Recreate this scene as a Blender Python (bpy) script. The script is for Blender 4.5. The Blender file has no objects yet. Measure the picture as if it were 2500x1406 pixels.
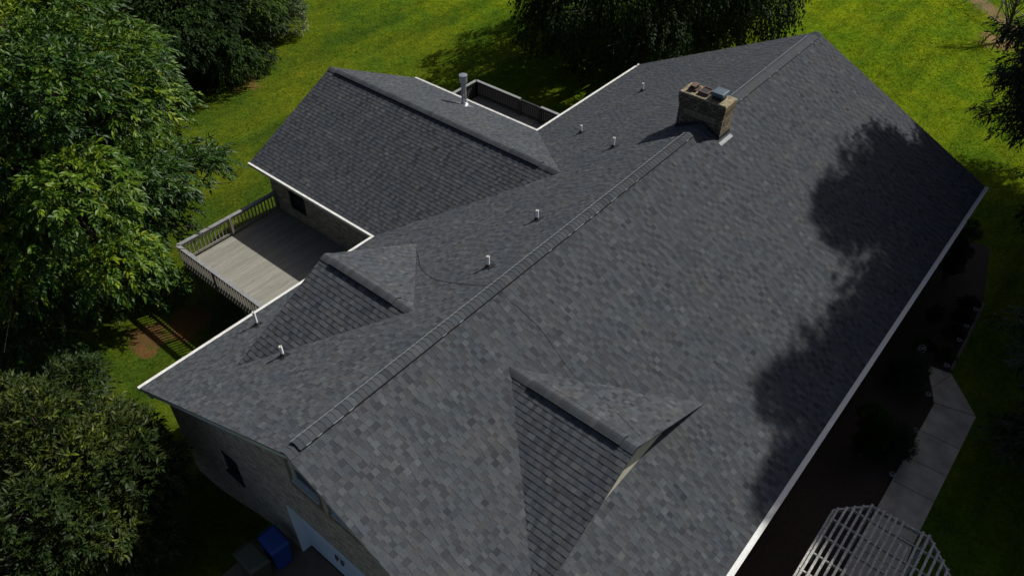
import bpy, math, random
import numpy as np
from mathutils import Vector, Matrix
from mathutils.geometry import tessellate_polygon

C = bpy.context.scene
COL = C.collection

# ------------------------------------------------------------------ camera
cam_d = bpy.data.cameras.new('camera')
cam_d.sensor_width = 36.0
cam_d.lens = 36.0 * 1890.6 / 2500.0
cam_d.clip_end = 2000.0
cam = bpy.data.objects.new('camera', cam_d)
COL.objects.link(cam)
yaw, pit, rol = 0.694104, 0.742366, 0.003209
fw = Vector((math.cos(yaw) * math.cos(pit), math.sin(yaw) * math.cos(pit), -math.sin(pit)))
rt0 = Vector((math.sin(yaw), -math.cos(yaw), 0.0))
up0 = rt0.cross(fw)
rt = rt0 * math.cos(rol) + up0 * math.sin(rol)
up = -rt0 * math.sin(rol) + up0 * math.cos(rol)
M = Matrix((rt, up, -fw)).transposed().to_4x4()
M.translation = Vector((-4.0725, -9.2032, 19.0392))
cam.matrix_world = M
C.camera = cam

# ------------------------------------------------------------------ light
SUN_EL, SUN_AZ = math.radians(47.5), math.radians(-23.5)      # azimuth from +X
sd = Vector((math.cos(SUN_EL) * math.cos(SUN_AZ), math.cos(SUN_EL) * math.sin(SUN_AZ), math.sin(SUN_EL)))
w = bpy.data.worlds.new('World')
C.world = w
w.use_nodes = True
nt = w.node_tree
bg = nt.nodes['Background']
sky = nt.nodes.new('ShaderNodeTexSky')
sky.sky_type = 'NISHITA'
sky.sun_disc = False
sky.sun_elevation = SUN_EL
sky.sun_rotation = math.pi / 2 - SUN_AZ
sky.air_density = 0.6
sky.dust_density = 2.5
sky.ozone_density = 0.5
nt.links.new(sky.outputs[0], bg.inputs[0])
bg.inputs[1].default_value = 0.085
sl = bpy.data.lights.new('sun', 'SUN')
sl.energy = 5.0
sl.angle = math.radians(0.7)
sl.color = (1.0, 0.985, 0.945)
sun = bpy.data.objects.new('sun', sl)
sun.rotation_euler = (-sd).to_track_quat('-Z', 'Y').to_euler()
COL.objects.link(sun)
C.view_settings.view_transform = 'Standard'
C.view_settings.look = 'None'
C.view_settings.exposure = 0.0
C.view_settings.gamma = 1.0

# ------------------------------------------------------------------ helpers
ORG = {}


def tag(o, label=None, cat=None, group=None, kind=None):
    if label: o['label'] = label
    if cat: o['category'] = cat
    if group: o['group'] = group
    if kind: o['kind'] = kind
    return o


def empty(name, loc, parent=None):
    o = bpy.data.objects.new(name, None)
    o.empty_display_size = 0.2
    COL.objects.link(o)
    loc = Vector(loc)
    ORG[o.name] = loc
    if parent:
        o.parent = parent
        o.location = loc - ORG[parent.name]
    else:
        o.location = loc
    return o


def link_mesh(name, me, parent=None, loc=None):
    o = bpy.data.objects.new(name, me)
    COL.objects.link(o)
    po = ORG[parent.name] if parent else Vector((0, 0, 0))
    if parent: o.parent = parent
    if loc is not None:
        o.location = Vector(loc) - po
        ORG[o.name] = Vector(loc)
    else:
        ORG[o.name] = po.copy()
    return o


class MB:
    """collects faces; build() links them as one mesh object"""
    def __init__(s):
        s.v, s.f, s.m, s.t = [], [], [], []

    def face(s, pts, mi=0, tone=0.0):
        n = len(s.v)
        s.v += [tuple(p) for p in pts]
        s.f.append(tuple(range(n, n + len(pts))))
        s.m.append(mi); s.t.append(tone)

    def hexa(s, b, t, mi=0, tone=0.0):
        """bottom 4 and top 4 points, both counter-clockwise from above"""
        n = len(s.v)
        s.v += [tuple(p) for p in b] + [tuple(p) for p in t]
        fs = [(3, 2, 1, 0), (4, 5, 6, 7)] + [(i, (i + 1) % 4, 4 + (i + 1) % 4, 4 + i) for i in range(4)]
        for f in fs:
            s.f.append(tuple(n + i for i in f)); s.m.append(mi); s.t.append(tone)

    def box(s, x0, x1, y0, y1, z0, z1, mi=0, tone=0.0):
        s.hexa([(x0, y0, z0), (x1, y0, z0), (x1, y1, z0), (x0, y1, z0)],
               [(x0, y0, z1), (x1, y0, z1), (x1, y1, z1), (x0, y1, z1)], mi, tone)

    def bar(s, a, b, wd, ht, mi=0, tone=0.0, upv=(0, 0, 1)):
        a, b = Vector(a), Vector(b)
        d = (b - a).normalized()
        u = Vector(upv)
        sd_ = d.cross(u).normalized()
        u = sd_.cross(d).normalized()
        def ring(p): return [p - sd_ * wd / 2 - u * ht / 2, p + sd_ * wd / 2 - u * ht / 2,
                             p + sd_ * wd / 2 + u * ht / 2, p - sd_ * wd / 2 + u * ht / 2]
        s.hexa(ring(a), ring(b), mi, tone)

    def tube(s, pts, rad, k=8, mi=0, tone=0.0, cap=True):
        pts = [Vector(p) for p in pts]
        if not hasattr(rad, '__len__'): rad = [rad] * len(pts)
        n0 = len(s.v)
        ref = Vector((0.31, 0.17, 0.93))
        for i, p in enumerate(pts):
            d = (pts[min(i + 1, len(pts) - 1)] - pts[max(i - 1, 0)]).normalized()
            a = d.cross(ref)
            if a.length < 1e-3: a = d.cross(Vector((1, 0, 0)))
            a.normalize(); b = d.cross(a)
            for j in range(k):
                q = 2 * math.pi * j / k
                s.v.append(tuple(p + (a * math.cos(q) + b * math.sin(q)) * rad[i]))
        for i in range(len(pts) - 1):
            for j in range(k):
                s.f.append((n0 + i * k + j, n0 + i * k + (j + 1) % k, n0 + (i + 1) * k + (j + 1) % k, n0 + (i + 1) * k + j))
                s.m.append(mi); s.t.append(tone)
        if cap:
            s.f.append(tuple(n0 + j for j in range(k))[::-1]); s.m.append(mi); s.t.append(tone)
            e = n0 + (len(pts) - 1) * k
            s.f.append(tuple(e + j for j in range(k))); s.m.append(mi); s.t.append(tone)

    def lathe(s, c, prof, k=16, mi=0):
        n0 = len(s.v)
        for r, z in prof:
            for j in range(k):
                q = 2 * math.pi * j / k
                s.v.append((c[0] + r * math.cos(q), c[1] + r * math.sin(q), c[2] + z))
        for i in range(len(prof) - 1):
            for j in range(k):
                s.f.append((n0 + i * k + j, n0 + i * k + (j + 1) % k, n0 + (i + 1) * k + (j + 1) % k, n0 + (i + 1) * k + j))
                s.m.append(mi); s.t.append(0.0)

    def poly(s, pts2, holes, conv, mi=0):
        """flat polygon with holes; conv maps 2-D to 3-D"""
        loops = [[Vector((p[0], p[1], 0)) for p in pts2]] + [[Vector((p[0], p[1], 0)) for p in h] for h in holes]
        tri = tessellate_polygon(loops)
        flat = [p for l in loops for p in l]
        n = len(s.v)
        s.v += [tuple(conv(p.x, p.y)) for p in flat]
        for t in tri:
            s.f.append(tuple(n + i for i in t)); s.m.append(mi); s.t.append(0.0)

    def mesh(s, name, mats, org=(0, 0, 0), smooth=False):
        me = bpy.data.meshes.new(name)
        o = Vector(org)
        me.from_pydata([(x - o.x, y - o.y, z - o.z) for x, y, z in s.v], [], s.f)
        for m in (mats if isinstance(mats, (list, tuple)) else [mats]): me.materials.append(m)
        me.polygons.foreach_set('material_index', s.m)
        if any(s.t):
            a = me.attributes.new('tone', 'FLOAT', 'FACE')
            a.data.foreach_set('value', s.t)
        if smooth:
            me.polygons.foreach_set('use_smooth', [True] * len(s.f))
        me.update()
        return me

    def build(s, name, mats, parent=None, smooth=False, bevel=0.0):
        org = ORG[parent.name] if parent else (0, 0, 0)
        o = link_mesh(name, s.mesh(name, mats, org, smooth), parent)
        if bevel:
            b = o.modifiers.new('bevel', 'BEVEL'); b.width = bevel; b.segments = 2; b.limit_method = 'ANGLE'
        return o


# ------------------------------------------------------------------ materials
def newmat(name):
    m = bpy.data.materials.new(name)
    m.use_nodes = True
    t = m.node_tree
    return m, t, t.nodes['Principled BSDF']


def N(t, kind, **kw):
    n = t.nodes.new('ShaderNode' + kind)
    for k, v in kw.items():
        if k.startswith('i_'):
            n.inputs[k[2:].replace('_', ' ')].default_value = v
        else:
            setattr(n, k, v)
    return n


def ramp(t, stops):
    r = t.nodes.new('ShaderNodeValToRGB')
    e = r.color_ramp.elements
    while len(e) < len(stops): e.new(0.5)
    for x, (p, c) in zip(e, stops):
        x.position = p; x.color = (*c, 1)
    return r


def pbr(name, c1, c2=None, scale=4.0, rough=0.7, bump=0.0, bscale=None, metal=0.0, spec=0.5, detail=4.0, stretch=None):
    m, t, p = newmat(name)
    c2 = c2 or tuple(x * 0.75 for x in c1)
    tc = N(t, 'TexCoord')
    src = tc.outputs['Object']
    if stretch:
        mp = N(t, 'Mapping'); mp.inputs['Scale'].default_value = stretch
        t.links.new(src, mp.inputs[0]); src = mp.outputs[0]
    n = N(t, 'TexNoise', i_Scale=scale, i_Detail=detail, i_Roughness=0.6)
    t.links.new(src, n.inputs['Vector'])
    r = ramp(t, [(0.3, c1), (0.7, c2)])
    t.links.new(n.outputs['Fac'], r.inputs[0])
    t.links.new(r.outputs[0], p.inputs['Base Color'])
    p.inputs['Roughness'].default_value = rough
    p.inputs['Metallic'].default_value = metal
    p.inputs['Specular IOR Level'].default_value = spec
    if bump:
        nb = N(t, 'TexNoise', i_Scale=bscale or scale * 4, i_Detail=3.0)
        t.links.new(src, nb.inputs['Vector'])
        b = N(t, 'Bump', i_Strength=bump, i_Distance=0.02)
        t.links.new(nb.outputs['Fac'], b.inputs['Height'])
        t.links.new(b.outputs[0], p.inputs['Normal'])
    return m


def shingle_mat():
    m, t, p = newmat('shingle')
    at = N(t, 'Attribute', attribute_name='tone')
    r = ramp(t, [(0.0, (0.028, 0.030, 0.033)), (0.25, (0.043, 0.046, 0.051)), (0.42, (0.054, 0.058, 0.063)), (0.55, (0.064, 0.069, 0.075)),
                 (0.7, (0.073, 0.079, 0.085)), (0.85, (0.082, 0.088, 0.093)), (1.0, (0.096, 0.102, 0.107))])
    t.links.new(at.outputs['Fac'], r.inputs[0])
    tc = N(t, 'TexCoord')
    n = N(t, 'TexNoise', i_Scale=55.0, i_Detail=3.0, i_Roughness=0.8)
    t.links.new(tc.outputs['Object'], n.inputs['Vector'])
    r2 = ramp(t, [(0.25, (0.5, 0.5, 0.5)), (0.75, (1.5, 1.5, 1.5))])
    t.links.new(n.outputs['Fac'], r2.inputs[0])
    mx = N(t, 'Mix', data_type='RGBA', blend_type='MULTIPLY'); mx.inputs['Factor'].default_value = 1.0
    t.links.new(r.outputs[0], mx.inputs['A']); t.links.new(r2.outputs[0], mx.inputs['B'])
    # faint weathering blotches and colour drift in the granules
    n2 = N(t, 'TexNoise', i_Scale=1.1, i_Detail=5.0, i_Roughness=0.65)
    t.links.new(tc.outputs['Object'], n2.inputs['Vector'])
    r3 = ramp(t, [(0.3, (0.86, 0.92, 0.98)), (0.5, (1.0, 1.0, 1.0)), (0.72, (1.12, 1.06, 0.98))])
    t.links.new(n2.outputs['Fac'], r3.inputs[0])
    mx2 = N(t, 'Mix', data_type='RGBA', blend_type='MULTIPLY'); mx2.inputs['Factor'].default_value = 1.0
    t.links.new(mx.outputs['Result'], mx2.inputs['A']); t.links.new(r3.outputs[0], mx2.inputs['B'])
    wn_ = N(t, 'TexWhiteNoise', noise_dimensions='1D')
    sc_ = N(t, 'Math', operation='MULTIPLY'); t.links.new(at.outputs['Fac'], sc_.inputs[0]); sc_.inputs[1].default_value = 977.0
    t.links.new(sc_.outputs[0], wn_.inputs['W'])
    r5 = ramp(t, [(0.0, (1.045, 1.00, 0.975)), (0.3, (1.01, 1.0, 0.995)), (0.6, (0.98, 1.0, 1.005)), (1.0, (0.955, 1.005, 1.02))])
    t.links.new(wn_.outputs['Value'], r5.inputs[0])
    mx3 = N(t, 'Mix', data_type='RGBA', blend_type='MULTIPLY'); mx3.inputs['Factor'].default_value = 1.0
    t.links.new(mx2.outputs['Result'], mx3.inputs['A']); t.links.new(r5.outputs[0], mx3.inputs['B'])
    t.links.new(mx3.outputs['Result'], p.inputs['Base Color'])
    p.inputs['Roughness'].default_value = 0.9
    p.inputs['Diffuse Roughness'].default_value = 0.5
    p.inputs['Specular IOR Level'].default_value = 0.15
    b = N(t, 'Bump', i_Strength=0.5, i_Distance=0.004)
    t.links.new(n.outputs['Fac'], b.inputs['Height']); t.links.new(b.outputs[0], p.inputs['Normal'])
    return m


def brick_mat(name, axis, c1, c2, mortar, dirt=None, row=0.072, mort=0.009):
    m, t, p = newmat(name)
    tc = N(t, 'TexCoord')
    sp = N(t, 'SeparateXYZ'); t.links.new(tc.outputs['Object'], sp.inputs[0])
    cb = N(t, 'CombineXYZ')
    t.links.new(sp.outputs['Y' if axis == 'x' else 'X'], cb.inputs[0]); t.links.new(sp.outputs['Z'], cb.inputs[1])
    b = N(t, 'TexBrick', i_Scale=1.0)
    b.inputs['Color1'].default_value = (*c1, 1); b.inputs['Color2'].default_value = (*c2, 1)
    b.inputs['Mortar'].default_value = (*mortar, 1)
    b.inputs['Mortar Size'].default_value = mort
    b.inputs['Brick Width'].default_value = 0.21; b.inputs['Row Height'].default_value = row
    t.links.new(cb.outputs[0], b.inputs['Vector'])
    n = N(t, 'TexNoise', i_Scale=9.0, i_Detail=6.0, i_Roughness=0.7)
    t.links.new(cb.outputs[0], n.inputs['Vector'])
    r = ramp(t, [(0.3, (0.55, 0.55, 0.55)), (0.7, (1.25, 1.22, 1.18))])
    t.links.new(n.outputs['Fac'], r.inputs[0])
    mx = N(t, 'Mix', data_type='RGBA', blend_type='MULTIPLY'); mx.inputs['Factor'].default_value = 1.0
    t.links.new(b.outputs['Color'], mx.inputs['A']); t.links.new(r.outputs[0], mx.inputs['B'])
    out = mx.outputs['Result']
    if dirt:
        n2 = N(t, 'TexNoise', i_Scale=2.2, i_Detail=5.0, i_Roughness=0.7)
        t.links.new(tc.outputs['Object'], n2.inputs['Vector'])
        r2 = ramp(t, [(0.42, (0, 0, 0)), (0.62, (1, 1, 1))]); t.links.new(n2.outputs['Fac'], r2.inputs[0])
        mx2 = N(t, 'Mix', data_type='RGBA'); t.links.new(r2.outputs[0], mx2.inputs['Factor'])
        t.links.new(out, mx2.inputs['A']); mx2.inputs['B'].default_value = (*dirt, 1)
        out = mx2.outputs['Result']
    t.links.new(out, p.inputs['Base Color'])
    p.inputs['Roughness'].default_value = 0.9
    bp = N(t, 'Bump', i_Strength=0.8, i_Distance=0.01)
    inv = N(t, 'Math', operation='SUBTRACT'); inv.inputs[0].default_value = 1.0
    t.links.new(b.outputs['Fac'], inv.inputs[1]); t.links.new(inv.outputs[0], bp.inputs['Height'])
    t.links.new(bp.outputs[0], p.inputs['Normal'])
    return m


def leaf_mat(name, stops, rough=0.42, trans=0.22, spec=0.5):
    m, t, p = newmat(name)
    at = N(t, 'Attribute', attribute_name='tone')
    r = ramp(t, stops)
    t.links.new(at.outputs['Fac'], r.inputs[0])
    t.links.new(r.outputs[0], p.inputs['Base Color'])
    p.inputs['Roughness'].default_value = rough
    p.inputs['Specular IOR Level'].default_value = spec
    tr = N(t, 'BsdfTranslucent')
    t.links.new(r.outputs[0], tr.inputs['Color'])
    mx = N(t, 'MixShader'); mx.inputs[0].default_value = trans
    t.links.new(p.outputs[0], mx.inputs[1]); t.links.new(tr.outputs[0], mx.inputs[2])
    t.links.new(mx.outputs[0], t.nodes['Material Output'].inputs['Surface'])
    return m


def lawn_mat(name, blade=False):
    m, t, p = newmat(name)
    tc = N(t, 'TexCoord')
    P_ = tc.outputs['Object']
    n1 = N(t, 'TexNoise', i_Scale=0.38, i_Detail=5.0, i_Roughness=0.6); t.links.new(P_, n1.inputs['Vector'])
    n2 = N(t, 'TexNoise', i_Scale=1.6, i_Detail=5.0, i_Roughness=0.7); t.links.new(P_, n2.inputs['Vector'])
    n3 = N(t, 'TexNoise', i_Scale=6.5, i_Detail=6.0, i_Roughness=0.95); t.links.new(P_, n3.inputs['Vector'])
    r1 = ramp(t, [(0.34, (0.048, 0.096, 0.004)), (0.5, (0.066, 0.108, 0.003)), (0.66, (0.090, 0.122, 0.003))])
    t.links.new(n1.outputs['Fac'], r1.inputs[0])
    # backlit glow towards the sun painted in: yellower and brighter to the far right
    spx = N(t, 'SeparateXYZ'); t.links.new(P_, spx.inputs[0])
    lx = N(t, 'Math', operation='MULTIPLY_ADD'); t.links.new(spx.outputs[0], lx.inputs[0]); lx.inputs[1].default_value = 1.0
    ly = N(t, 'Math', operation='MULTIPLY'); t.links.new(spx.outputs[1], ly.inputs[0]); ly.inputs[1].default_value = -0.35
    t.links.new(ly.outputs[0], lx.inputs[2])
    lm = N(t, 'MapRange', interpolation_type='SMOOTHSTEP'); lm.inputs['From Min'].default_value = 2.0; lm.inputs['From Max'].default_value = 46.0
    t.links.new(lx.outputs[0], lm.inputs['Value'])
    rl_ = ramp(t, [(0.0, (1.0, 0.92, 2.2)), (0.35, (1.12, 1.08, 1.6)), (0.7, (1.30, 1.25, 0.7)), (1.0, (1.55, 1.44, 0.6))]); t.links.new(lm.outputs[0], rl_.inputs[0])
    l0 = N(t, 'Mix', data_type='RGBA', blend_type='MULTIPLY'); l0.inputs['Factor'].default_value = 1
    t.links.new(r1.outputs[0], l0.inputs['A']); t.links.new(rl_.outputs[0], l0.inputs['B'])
    r2 = ramp(t, [(0.34, (0.74, 0.80, 0.8)), (0.5, (1, 1, 1)), (0.66, (1.20, 1.10, 1.1))]); t.links.new(n2.outputs['Fac'], r2.inputs[0])
    r3 = ramp(t, [(0.36, (0.25, 0.31, 0.3)), (0.5, (1, 1, 1)), (0.64, (1.95, 1.75, 1.6))]); t.links.new(n3.outputs['Fac'], r3.inputs[0])
    a = N(t, 'Mix', data_type='RGBA', blend_type='MULTIPLY'); a.inputs['Factor'].default_value = 1
    t.links.new(l0.outputs['Result'], a.inputs['A']); t.links.new(r2.outputs[0], a.inputs['B'])
    b = N(t, 'Mix', data_type='RGBA', blend_type='MULTIPLY'); b.inputs['Factor'].default_value = 0.15 if blade else 0.8
    t.links.new(a.outputs['Result'], b.inputs['A']); t.links.new(r3.outputs[0], b.inputs['B'])
    # brighter and duller streaks left along the mowing direction
    mp = N(t, 'Mapping'); mp.inputs['Rotation'].default_value = (0, 0, math.radians(-52)); mp.inputs['Scale'].default_value = (0.10, 0.9, 1); t.links.new(P_, mp.inputs[0])
    wv = N(t, 'TexNoise', i_Scale=1.0, i_Detail=4.0, i_Roughness=0.55)
    t.links.new(mp.outputs[0], wv.inputs['Vector'])
    r4 = ramp(t, [(0.34, (0.70, 0.76, 0.8)), (0.5, (1, 1, 1)), (0.66, (1.22, 1.18, 1.0))]); t.links.new(wv.outputs['Fac'], r4.inputs[0])
    c = N(t, 'Mix', data_type='RGBA', blend_type='MULTIPLY'); c.inputs['Factor'].default_value = 0.9
    t.links.new(b.outputs['Result'], c.inputs['A']); t.links.new(r4.outputs[0], c.inputs['B'])
    out = c.outputs['Result']
    # bare earth patches
    for (x, y, rad, col) in ((2.5, 13.5, 0.75, (0.13, 0.065, 0.028)), (3.9, 13.0, 0.9, (0.17, 0.08, 0.033)), (2.0, 12.9, 0.35, (0.16, 0.075, 0.03)),
                             (45.1, -3.8, 1.2, (0.24, 0.15, 0.07)), (16.3, 26.8, 0.9, (0.15, 0.10, 0.03)),
                             (50.4, -1.1, 0.6, (0.22, 0.14, 0.07)), (49.7, -1.7, 0.6, (0.22, 0.14, 0.07)), (49.0, -2.4, 0.6, (0.22, 0.14, 0.07)), (48.2, -3.1, 0.6, (0.22, 0.14, 0.07)), (47.3, -3.9, 0.7, (0.22, 0.14, 0.07)), (51.2, -0.4, 0.6, (0.22, 0.14, 0.07))):
        vm = N(t, 'VectorMath', operation='DISTANCE')
        cx = N(t, 'CombineXYZ'); sp = N(t, 'SeparateXYZ'); t.links.new(P_, sp.inputs[0])
        t.links.new(sp.outputs[0], cx.inputs[0]); t.links.new(sp.outputs[1], cx.inputs[1])
        t.links.new(cx.outputs[0], vm.inputs[0]); vm.inputs[1].default_value = (x, y, 0)
        dv = N(t, 'Math', operation='DIVIDE'); t.links.new(vm.outputs['Value'], dv.inputs[0]); dv.inputs[1].default_value = rad
        ad = N(t, 'Math', operation='MULTIPLY_ADD'); t.links.new(n2.outputs['Fac'], ad.inputs[0]); ad.inputs[1].default_value = 3.0
        t.links.new(dv.outputs[0], ad.inputs[2])
        mr = N(t, 'MapRange'); mr.inputs['From Min'].default_value = 2.1; mr.inputs['From Max'].default_value = 2.6
        mr.inputs['To Min'].default_value = 0.85; mr.inputs['To Max'].default_value = 0.0
        t.links.new(ad.outputs[0], mr.inputs['Value'])
        e = N(t, 'Mix', data_type='RGBA'); t.links.new(mr.outputs[0], e.inputs['Factor'])
        t.links.new(out, e.inputs['A']); e.inputs['B'].default_value = (*col, 1)
        out = e.outputs['Result']
    t.links.new(out, p.inputs['Base Color'])
    p.inputs['Roughness'].default_value = 0.9
    p.inputs['Specular IOR Level'].default_value = 0.04
    if blade:
        at = N(t, 'Attribute', attribute_name='tone')
        rb = ramp(t, [(0.0, (1.36, 1.42, 1.1)), (0.6, (1.48, 1.50, 1.2)), (1.0, (1.60, 1.60, 1.3))]); t.links.new(at.outputs['Fac'], rb.inputs[0])
        ge = N(t, 'NewGeometry'); mn = N(t, 'Mix', data_type='VECTOR'); mn.inputs['Factor'].default_value = 0.65
        t.links.new(ge.outputs['Normal'], mn.inputs[4]); mn.inputs[5].default_value = (0, 0, 1)
        t.links.new(mn.outputs[1], p.inputs['Normal'])
        mb = N(t, 'Mix', data_type='RGBA', blend_type='MULTIPLY'); mb.inputs['Factor'].default_value = 1
        t.links.new(out, mb.inputs['A']); t.links.new(rb.outputs[0], mb.inputs['B'])
        t.links.new(mb.outputs['Result'], p.inputs['Base Color'])
        tr = N(t, 'BsdfTranslucent'); t.links.new(mb.outputs['Result'], tr.inputs['Color'])
        mx = N(t, 'MixShader'); mx.inputs[0].default_value = 0.35
        t.links.new(p.outputs[0], mx.inputs[1]); t.links.new(tr.outputs[0], mx.inputs[2])
        t.links.new(mx.outputs[0], t.nodes['Material Output'].inputs['Surface'])
        return m
    bp = N(t, 'Bump', i_Strength=1.0, i_Distance=0.09)
    n5 = N(t, 'TexNoise', i_Scale=9.0, i_Detail=6.0, i_Roughness=0.85); t.links.new(P_, n5.inputs['Vector'])
    t.links.new(n5.outputs['Fac'], bp.inputs['Height']); t.links.new(bp.outputs[0], p.inputs['Normal'])
    return m


M_SH = shingle_mat()
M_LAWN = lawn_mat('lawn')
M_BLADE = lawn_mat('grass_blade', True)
BR_X = brick_mat('brick_gable', 'x', (0.42, 0.36, 0.28), (0.15, 0.115, 0.09), (0.50, 0.47, 0.41))
BR_Y = brick_mat('brick_side', 'y', (0.42, 0.36, 0.28), (0.15, 0.115, 0.09), (0.50, 0.47, 0.41))
CH_X = brick_mat('chimney_brick_shaded', 'x', (0.26, 0.21, 0.14), (0.10, 0.08, 0.055), (0.025, 0.02, 0.016), (0.045, 0.035, 0.024), row=0.088, mort=0.016)  # near face: its shade is put into a darker brick colour
CH_Y = brick_mat('chimney_brick_sunlit', 'y', (0.36, 0.29, 0.18), (0.18, 0.14, 0.08), (0.05, 0.04, 0.028), (0.15, 0.115, 0.05), row=0.088, mort=0.016)  # right face: same brick, painted lighter and golden as if sunlit
M_SOLD = pbr('soldier_brick', (0.22, 0.17, 0.12), (0.12, 0.09, 0.065), 6, 0.9, 0.4)
M_WHITE = pbr('white_trim', (0.68, 0.67, 0.62), (0.50, 0.49, 0.45), 5, 0.45)
M_GREYTRIM = pbr('grey_trim', (0.52, 0.54, 0.52), (0.40, 0.42, 0.40), 5, 0.5)
M_GUARD = pbr('gutter_guard', (0.56, 0.56, 0.53), (0.40, 0.41, 0.39), 40, 0.5, metal=0.2)
M_GLASS = pbr('dark_glass', (0.012, 0.014, 0.016), (0.02, 0.022, 0.025), 1, 0.08, spec=0.7)
M_DOOR = pbr('garage_paint', (0.60, 0.68, 0.72), (0.54, 0.62, 0.66), 2, 0.5)
M_BLACK = pbr('black_iron', (0.012, 0.012, 0.013), (0.02, 0.02, 0.02), 6, 0.5)
M_FLASH = pbr('black_flashing', (0.010, 0.010, 0.011), (0.016, 0.016, 0.017), 6, 0.6)
M_PVC = pbr('pvc_white', (0.88, 0.87, 0.82), (0.76, 0.75, 0.70), 9, 0.4)
M_STEEL = pbr('galvanised', (0.50, 0.52, 0.54), (0.36, 0.38, 0.40), 12, 0.32, metal=0.75)
M_ALU = pbr('aluminium', (0.21, 0.22, 0.225), (0.13, 0.14, 0.145), 10, 0.65)
M_CROWN = pbr('mortar_crown', (0.33, 0.28, 0.17), (0.09, 0.07, 0.035), 9, 0.95, 0.6)
M_CLAY = pbr('clay_flue', (0.12, 0.07, 0.052), (0.07, 0.042, 0.034), 6, 0.85, 0.3)
M_CAPM = pbr('painted_cap', (0.085, 0.115, 0.135), (0.06, 0.08, 0.10), 5, 0.5, metal=0.3)
M_SOOT = pbr('soot', (0.02, 0.018, 0.016), (0.03, 0.026, 0.022), 5, 0.95)
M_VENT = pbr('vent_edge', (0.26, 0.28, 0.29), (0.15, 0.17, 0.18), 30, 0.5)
M_DECK = None
M_CAPW = pbr('silvered_wood', (0.23, 0.235, 0.23), (0.15, 0.155, 0.15), 7, 0.8, 0.3)
M_RAIL = pbr('weathered_wood', (0.22, 0.20, 0.17), (0.13, 0.12, 0.10), 7, 0.85, 0.3, stretch=(1, 1, 0.2))
M_RAILD = pbr('old_dark_wood', (0.030, 0.031, 0.031), (0.018, 0.019, 0.019), 7, 0.9, 0.3)
M_CONC = pbr('concrete', (0.47, 0.41, 0.315), (0.24, 0.21, 0.165), 1.6, 0.9, 0.4, 40, detail=9.0)
M_DRIVE = pbr('driveway', (0.13, 0.105, 0.075), (0.08, 0.065, 0.05), 2, 0.9, 0.3, 40)
M_MULCH = pbr('mulch', (0.048, 0.028, 0.019), (0.020, 0.012, 0.008), 14, 0.95, 1.0, 40)
M_BARK = pbr('bark', (0.07, 0.052, 0.038), (0.03, 0.022, 0.017), 6, 0.95, 0.8, 12, stretch=(1, 1, 0.25))
M_BLUE = pbr('blue_plastic', (0.012, 0.055, 0.25), (0.010, 0.045, 0.20), 3, 0.4)
M_GREEN = pbr('olive_plastic', (0.050, 0.058, 0.032), (0.038, 0.045, 0.025), 3, 0.45)
M_LATT = pbr('lattice_wood', (0.50, 0.48, 0.43), (0.16, 0.155, 0.14), 24, 0.9, 0.3)
M_WIRE = pbr('fence_wire', (0.30, 0.31, 0.31), None, 3, 0.4, metal=0.6)
M_CABLE = pbr('black_cable', (0.012, 0.012, 0.012), None, 3, 0.5)
M_SIGN = pbr('sign_face', (0.03, 0.018, 0.02), None, 3, 0.4)
M_SIGNW = pbr('sign_print', (0.55, 0.50, 0.50), None, 3, 0.5)
M_CREAM = pbr('cream_siding', (0.55, 0.50, 0.38), (0.46, 0.42, 0.32), 3, 0.7)
M_CARE = pbr('pale_stone', (0.5, 0.46, 0.55), None, 6, 0.6)
M_EDGE = pbr('edging', (0.13, 0.12, 0.10), (0.07, 0.065, 0.055), 8, 0.9)


def deck_mat():
    m, t, p = newmat('deck_boards')
    at = N(t, 'Attribute', attribute_name='tone')
    r = ramp(t, [(0.0, (0.19, 0.18, 0.148)), (1.0, (0.245, 0.235, 0.195))]); t.links.new(at.outputs['Fac'], r.inputs[0])
    tc = N(t, 'TexCoord'); mp = N(t, 'Mapping'); mp.inputs['Scale'].default_value = (1.5, 30, 1); t.links.new(tc.outputs['Object'], mp.inputs[0])
    n = N(t, 'TexNoise', i_Scale=2.0, i_Detail=5.0); t.links.new(mp.outputs[0], n.inputs['Vector'])
    r2 = ramp(t, [(0.3, (0.75, 0.75, 0.75)), (0.7, (1.15, 1.15, 1.15))]); t.links.new(n.outputs['Fac'], r2.inputs[0])
    mx = N(t, 'Mix', data_type='RGBA', blend_type='MULTIPLY'); mx.inputs['Factor'].default_value = 1
    t.links.new(r.outputs[0], mx.inputs['A']); t.links.new(r2.outputs[0], mx.inputs['B'])
    t.links.new(mx.outputs['Result'], p.inputs['Base Color'])
    p.inputs['Roughness'].default_value = 0.85
    return m


M_DECK = deck_mat()
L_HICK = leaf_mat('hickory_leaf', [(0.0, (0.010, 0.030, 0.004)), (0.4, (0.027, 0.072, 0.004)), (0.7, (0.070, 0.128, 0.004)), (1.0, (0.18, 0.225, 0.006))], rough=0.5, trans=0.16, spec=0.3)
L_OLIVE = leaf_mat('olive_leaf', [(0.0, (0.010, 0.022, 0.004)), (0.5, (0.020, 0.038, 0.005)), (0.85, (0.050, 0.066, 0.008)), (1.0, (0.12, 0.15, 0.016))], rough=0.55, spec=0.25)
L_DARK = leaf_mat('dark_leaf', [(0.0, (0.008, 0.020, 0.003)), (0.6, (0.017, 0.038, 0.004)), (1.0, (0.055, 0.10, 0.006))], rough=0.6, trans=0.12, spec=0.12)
L_PALE = leaf_mat('pale_leaf', [(0.0, (0.04, 0.07, 0.02)), (0.6, (0.075, 0.11, 0.03)), (1.0, (0.14, 0.17, 0.06))])
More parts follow.
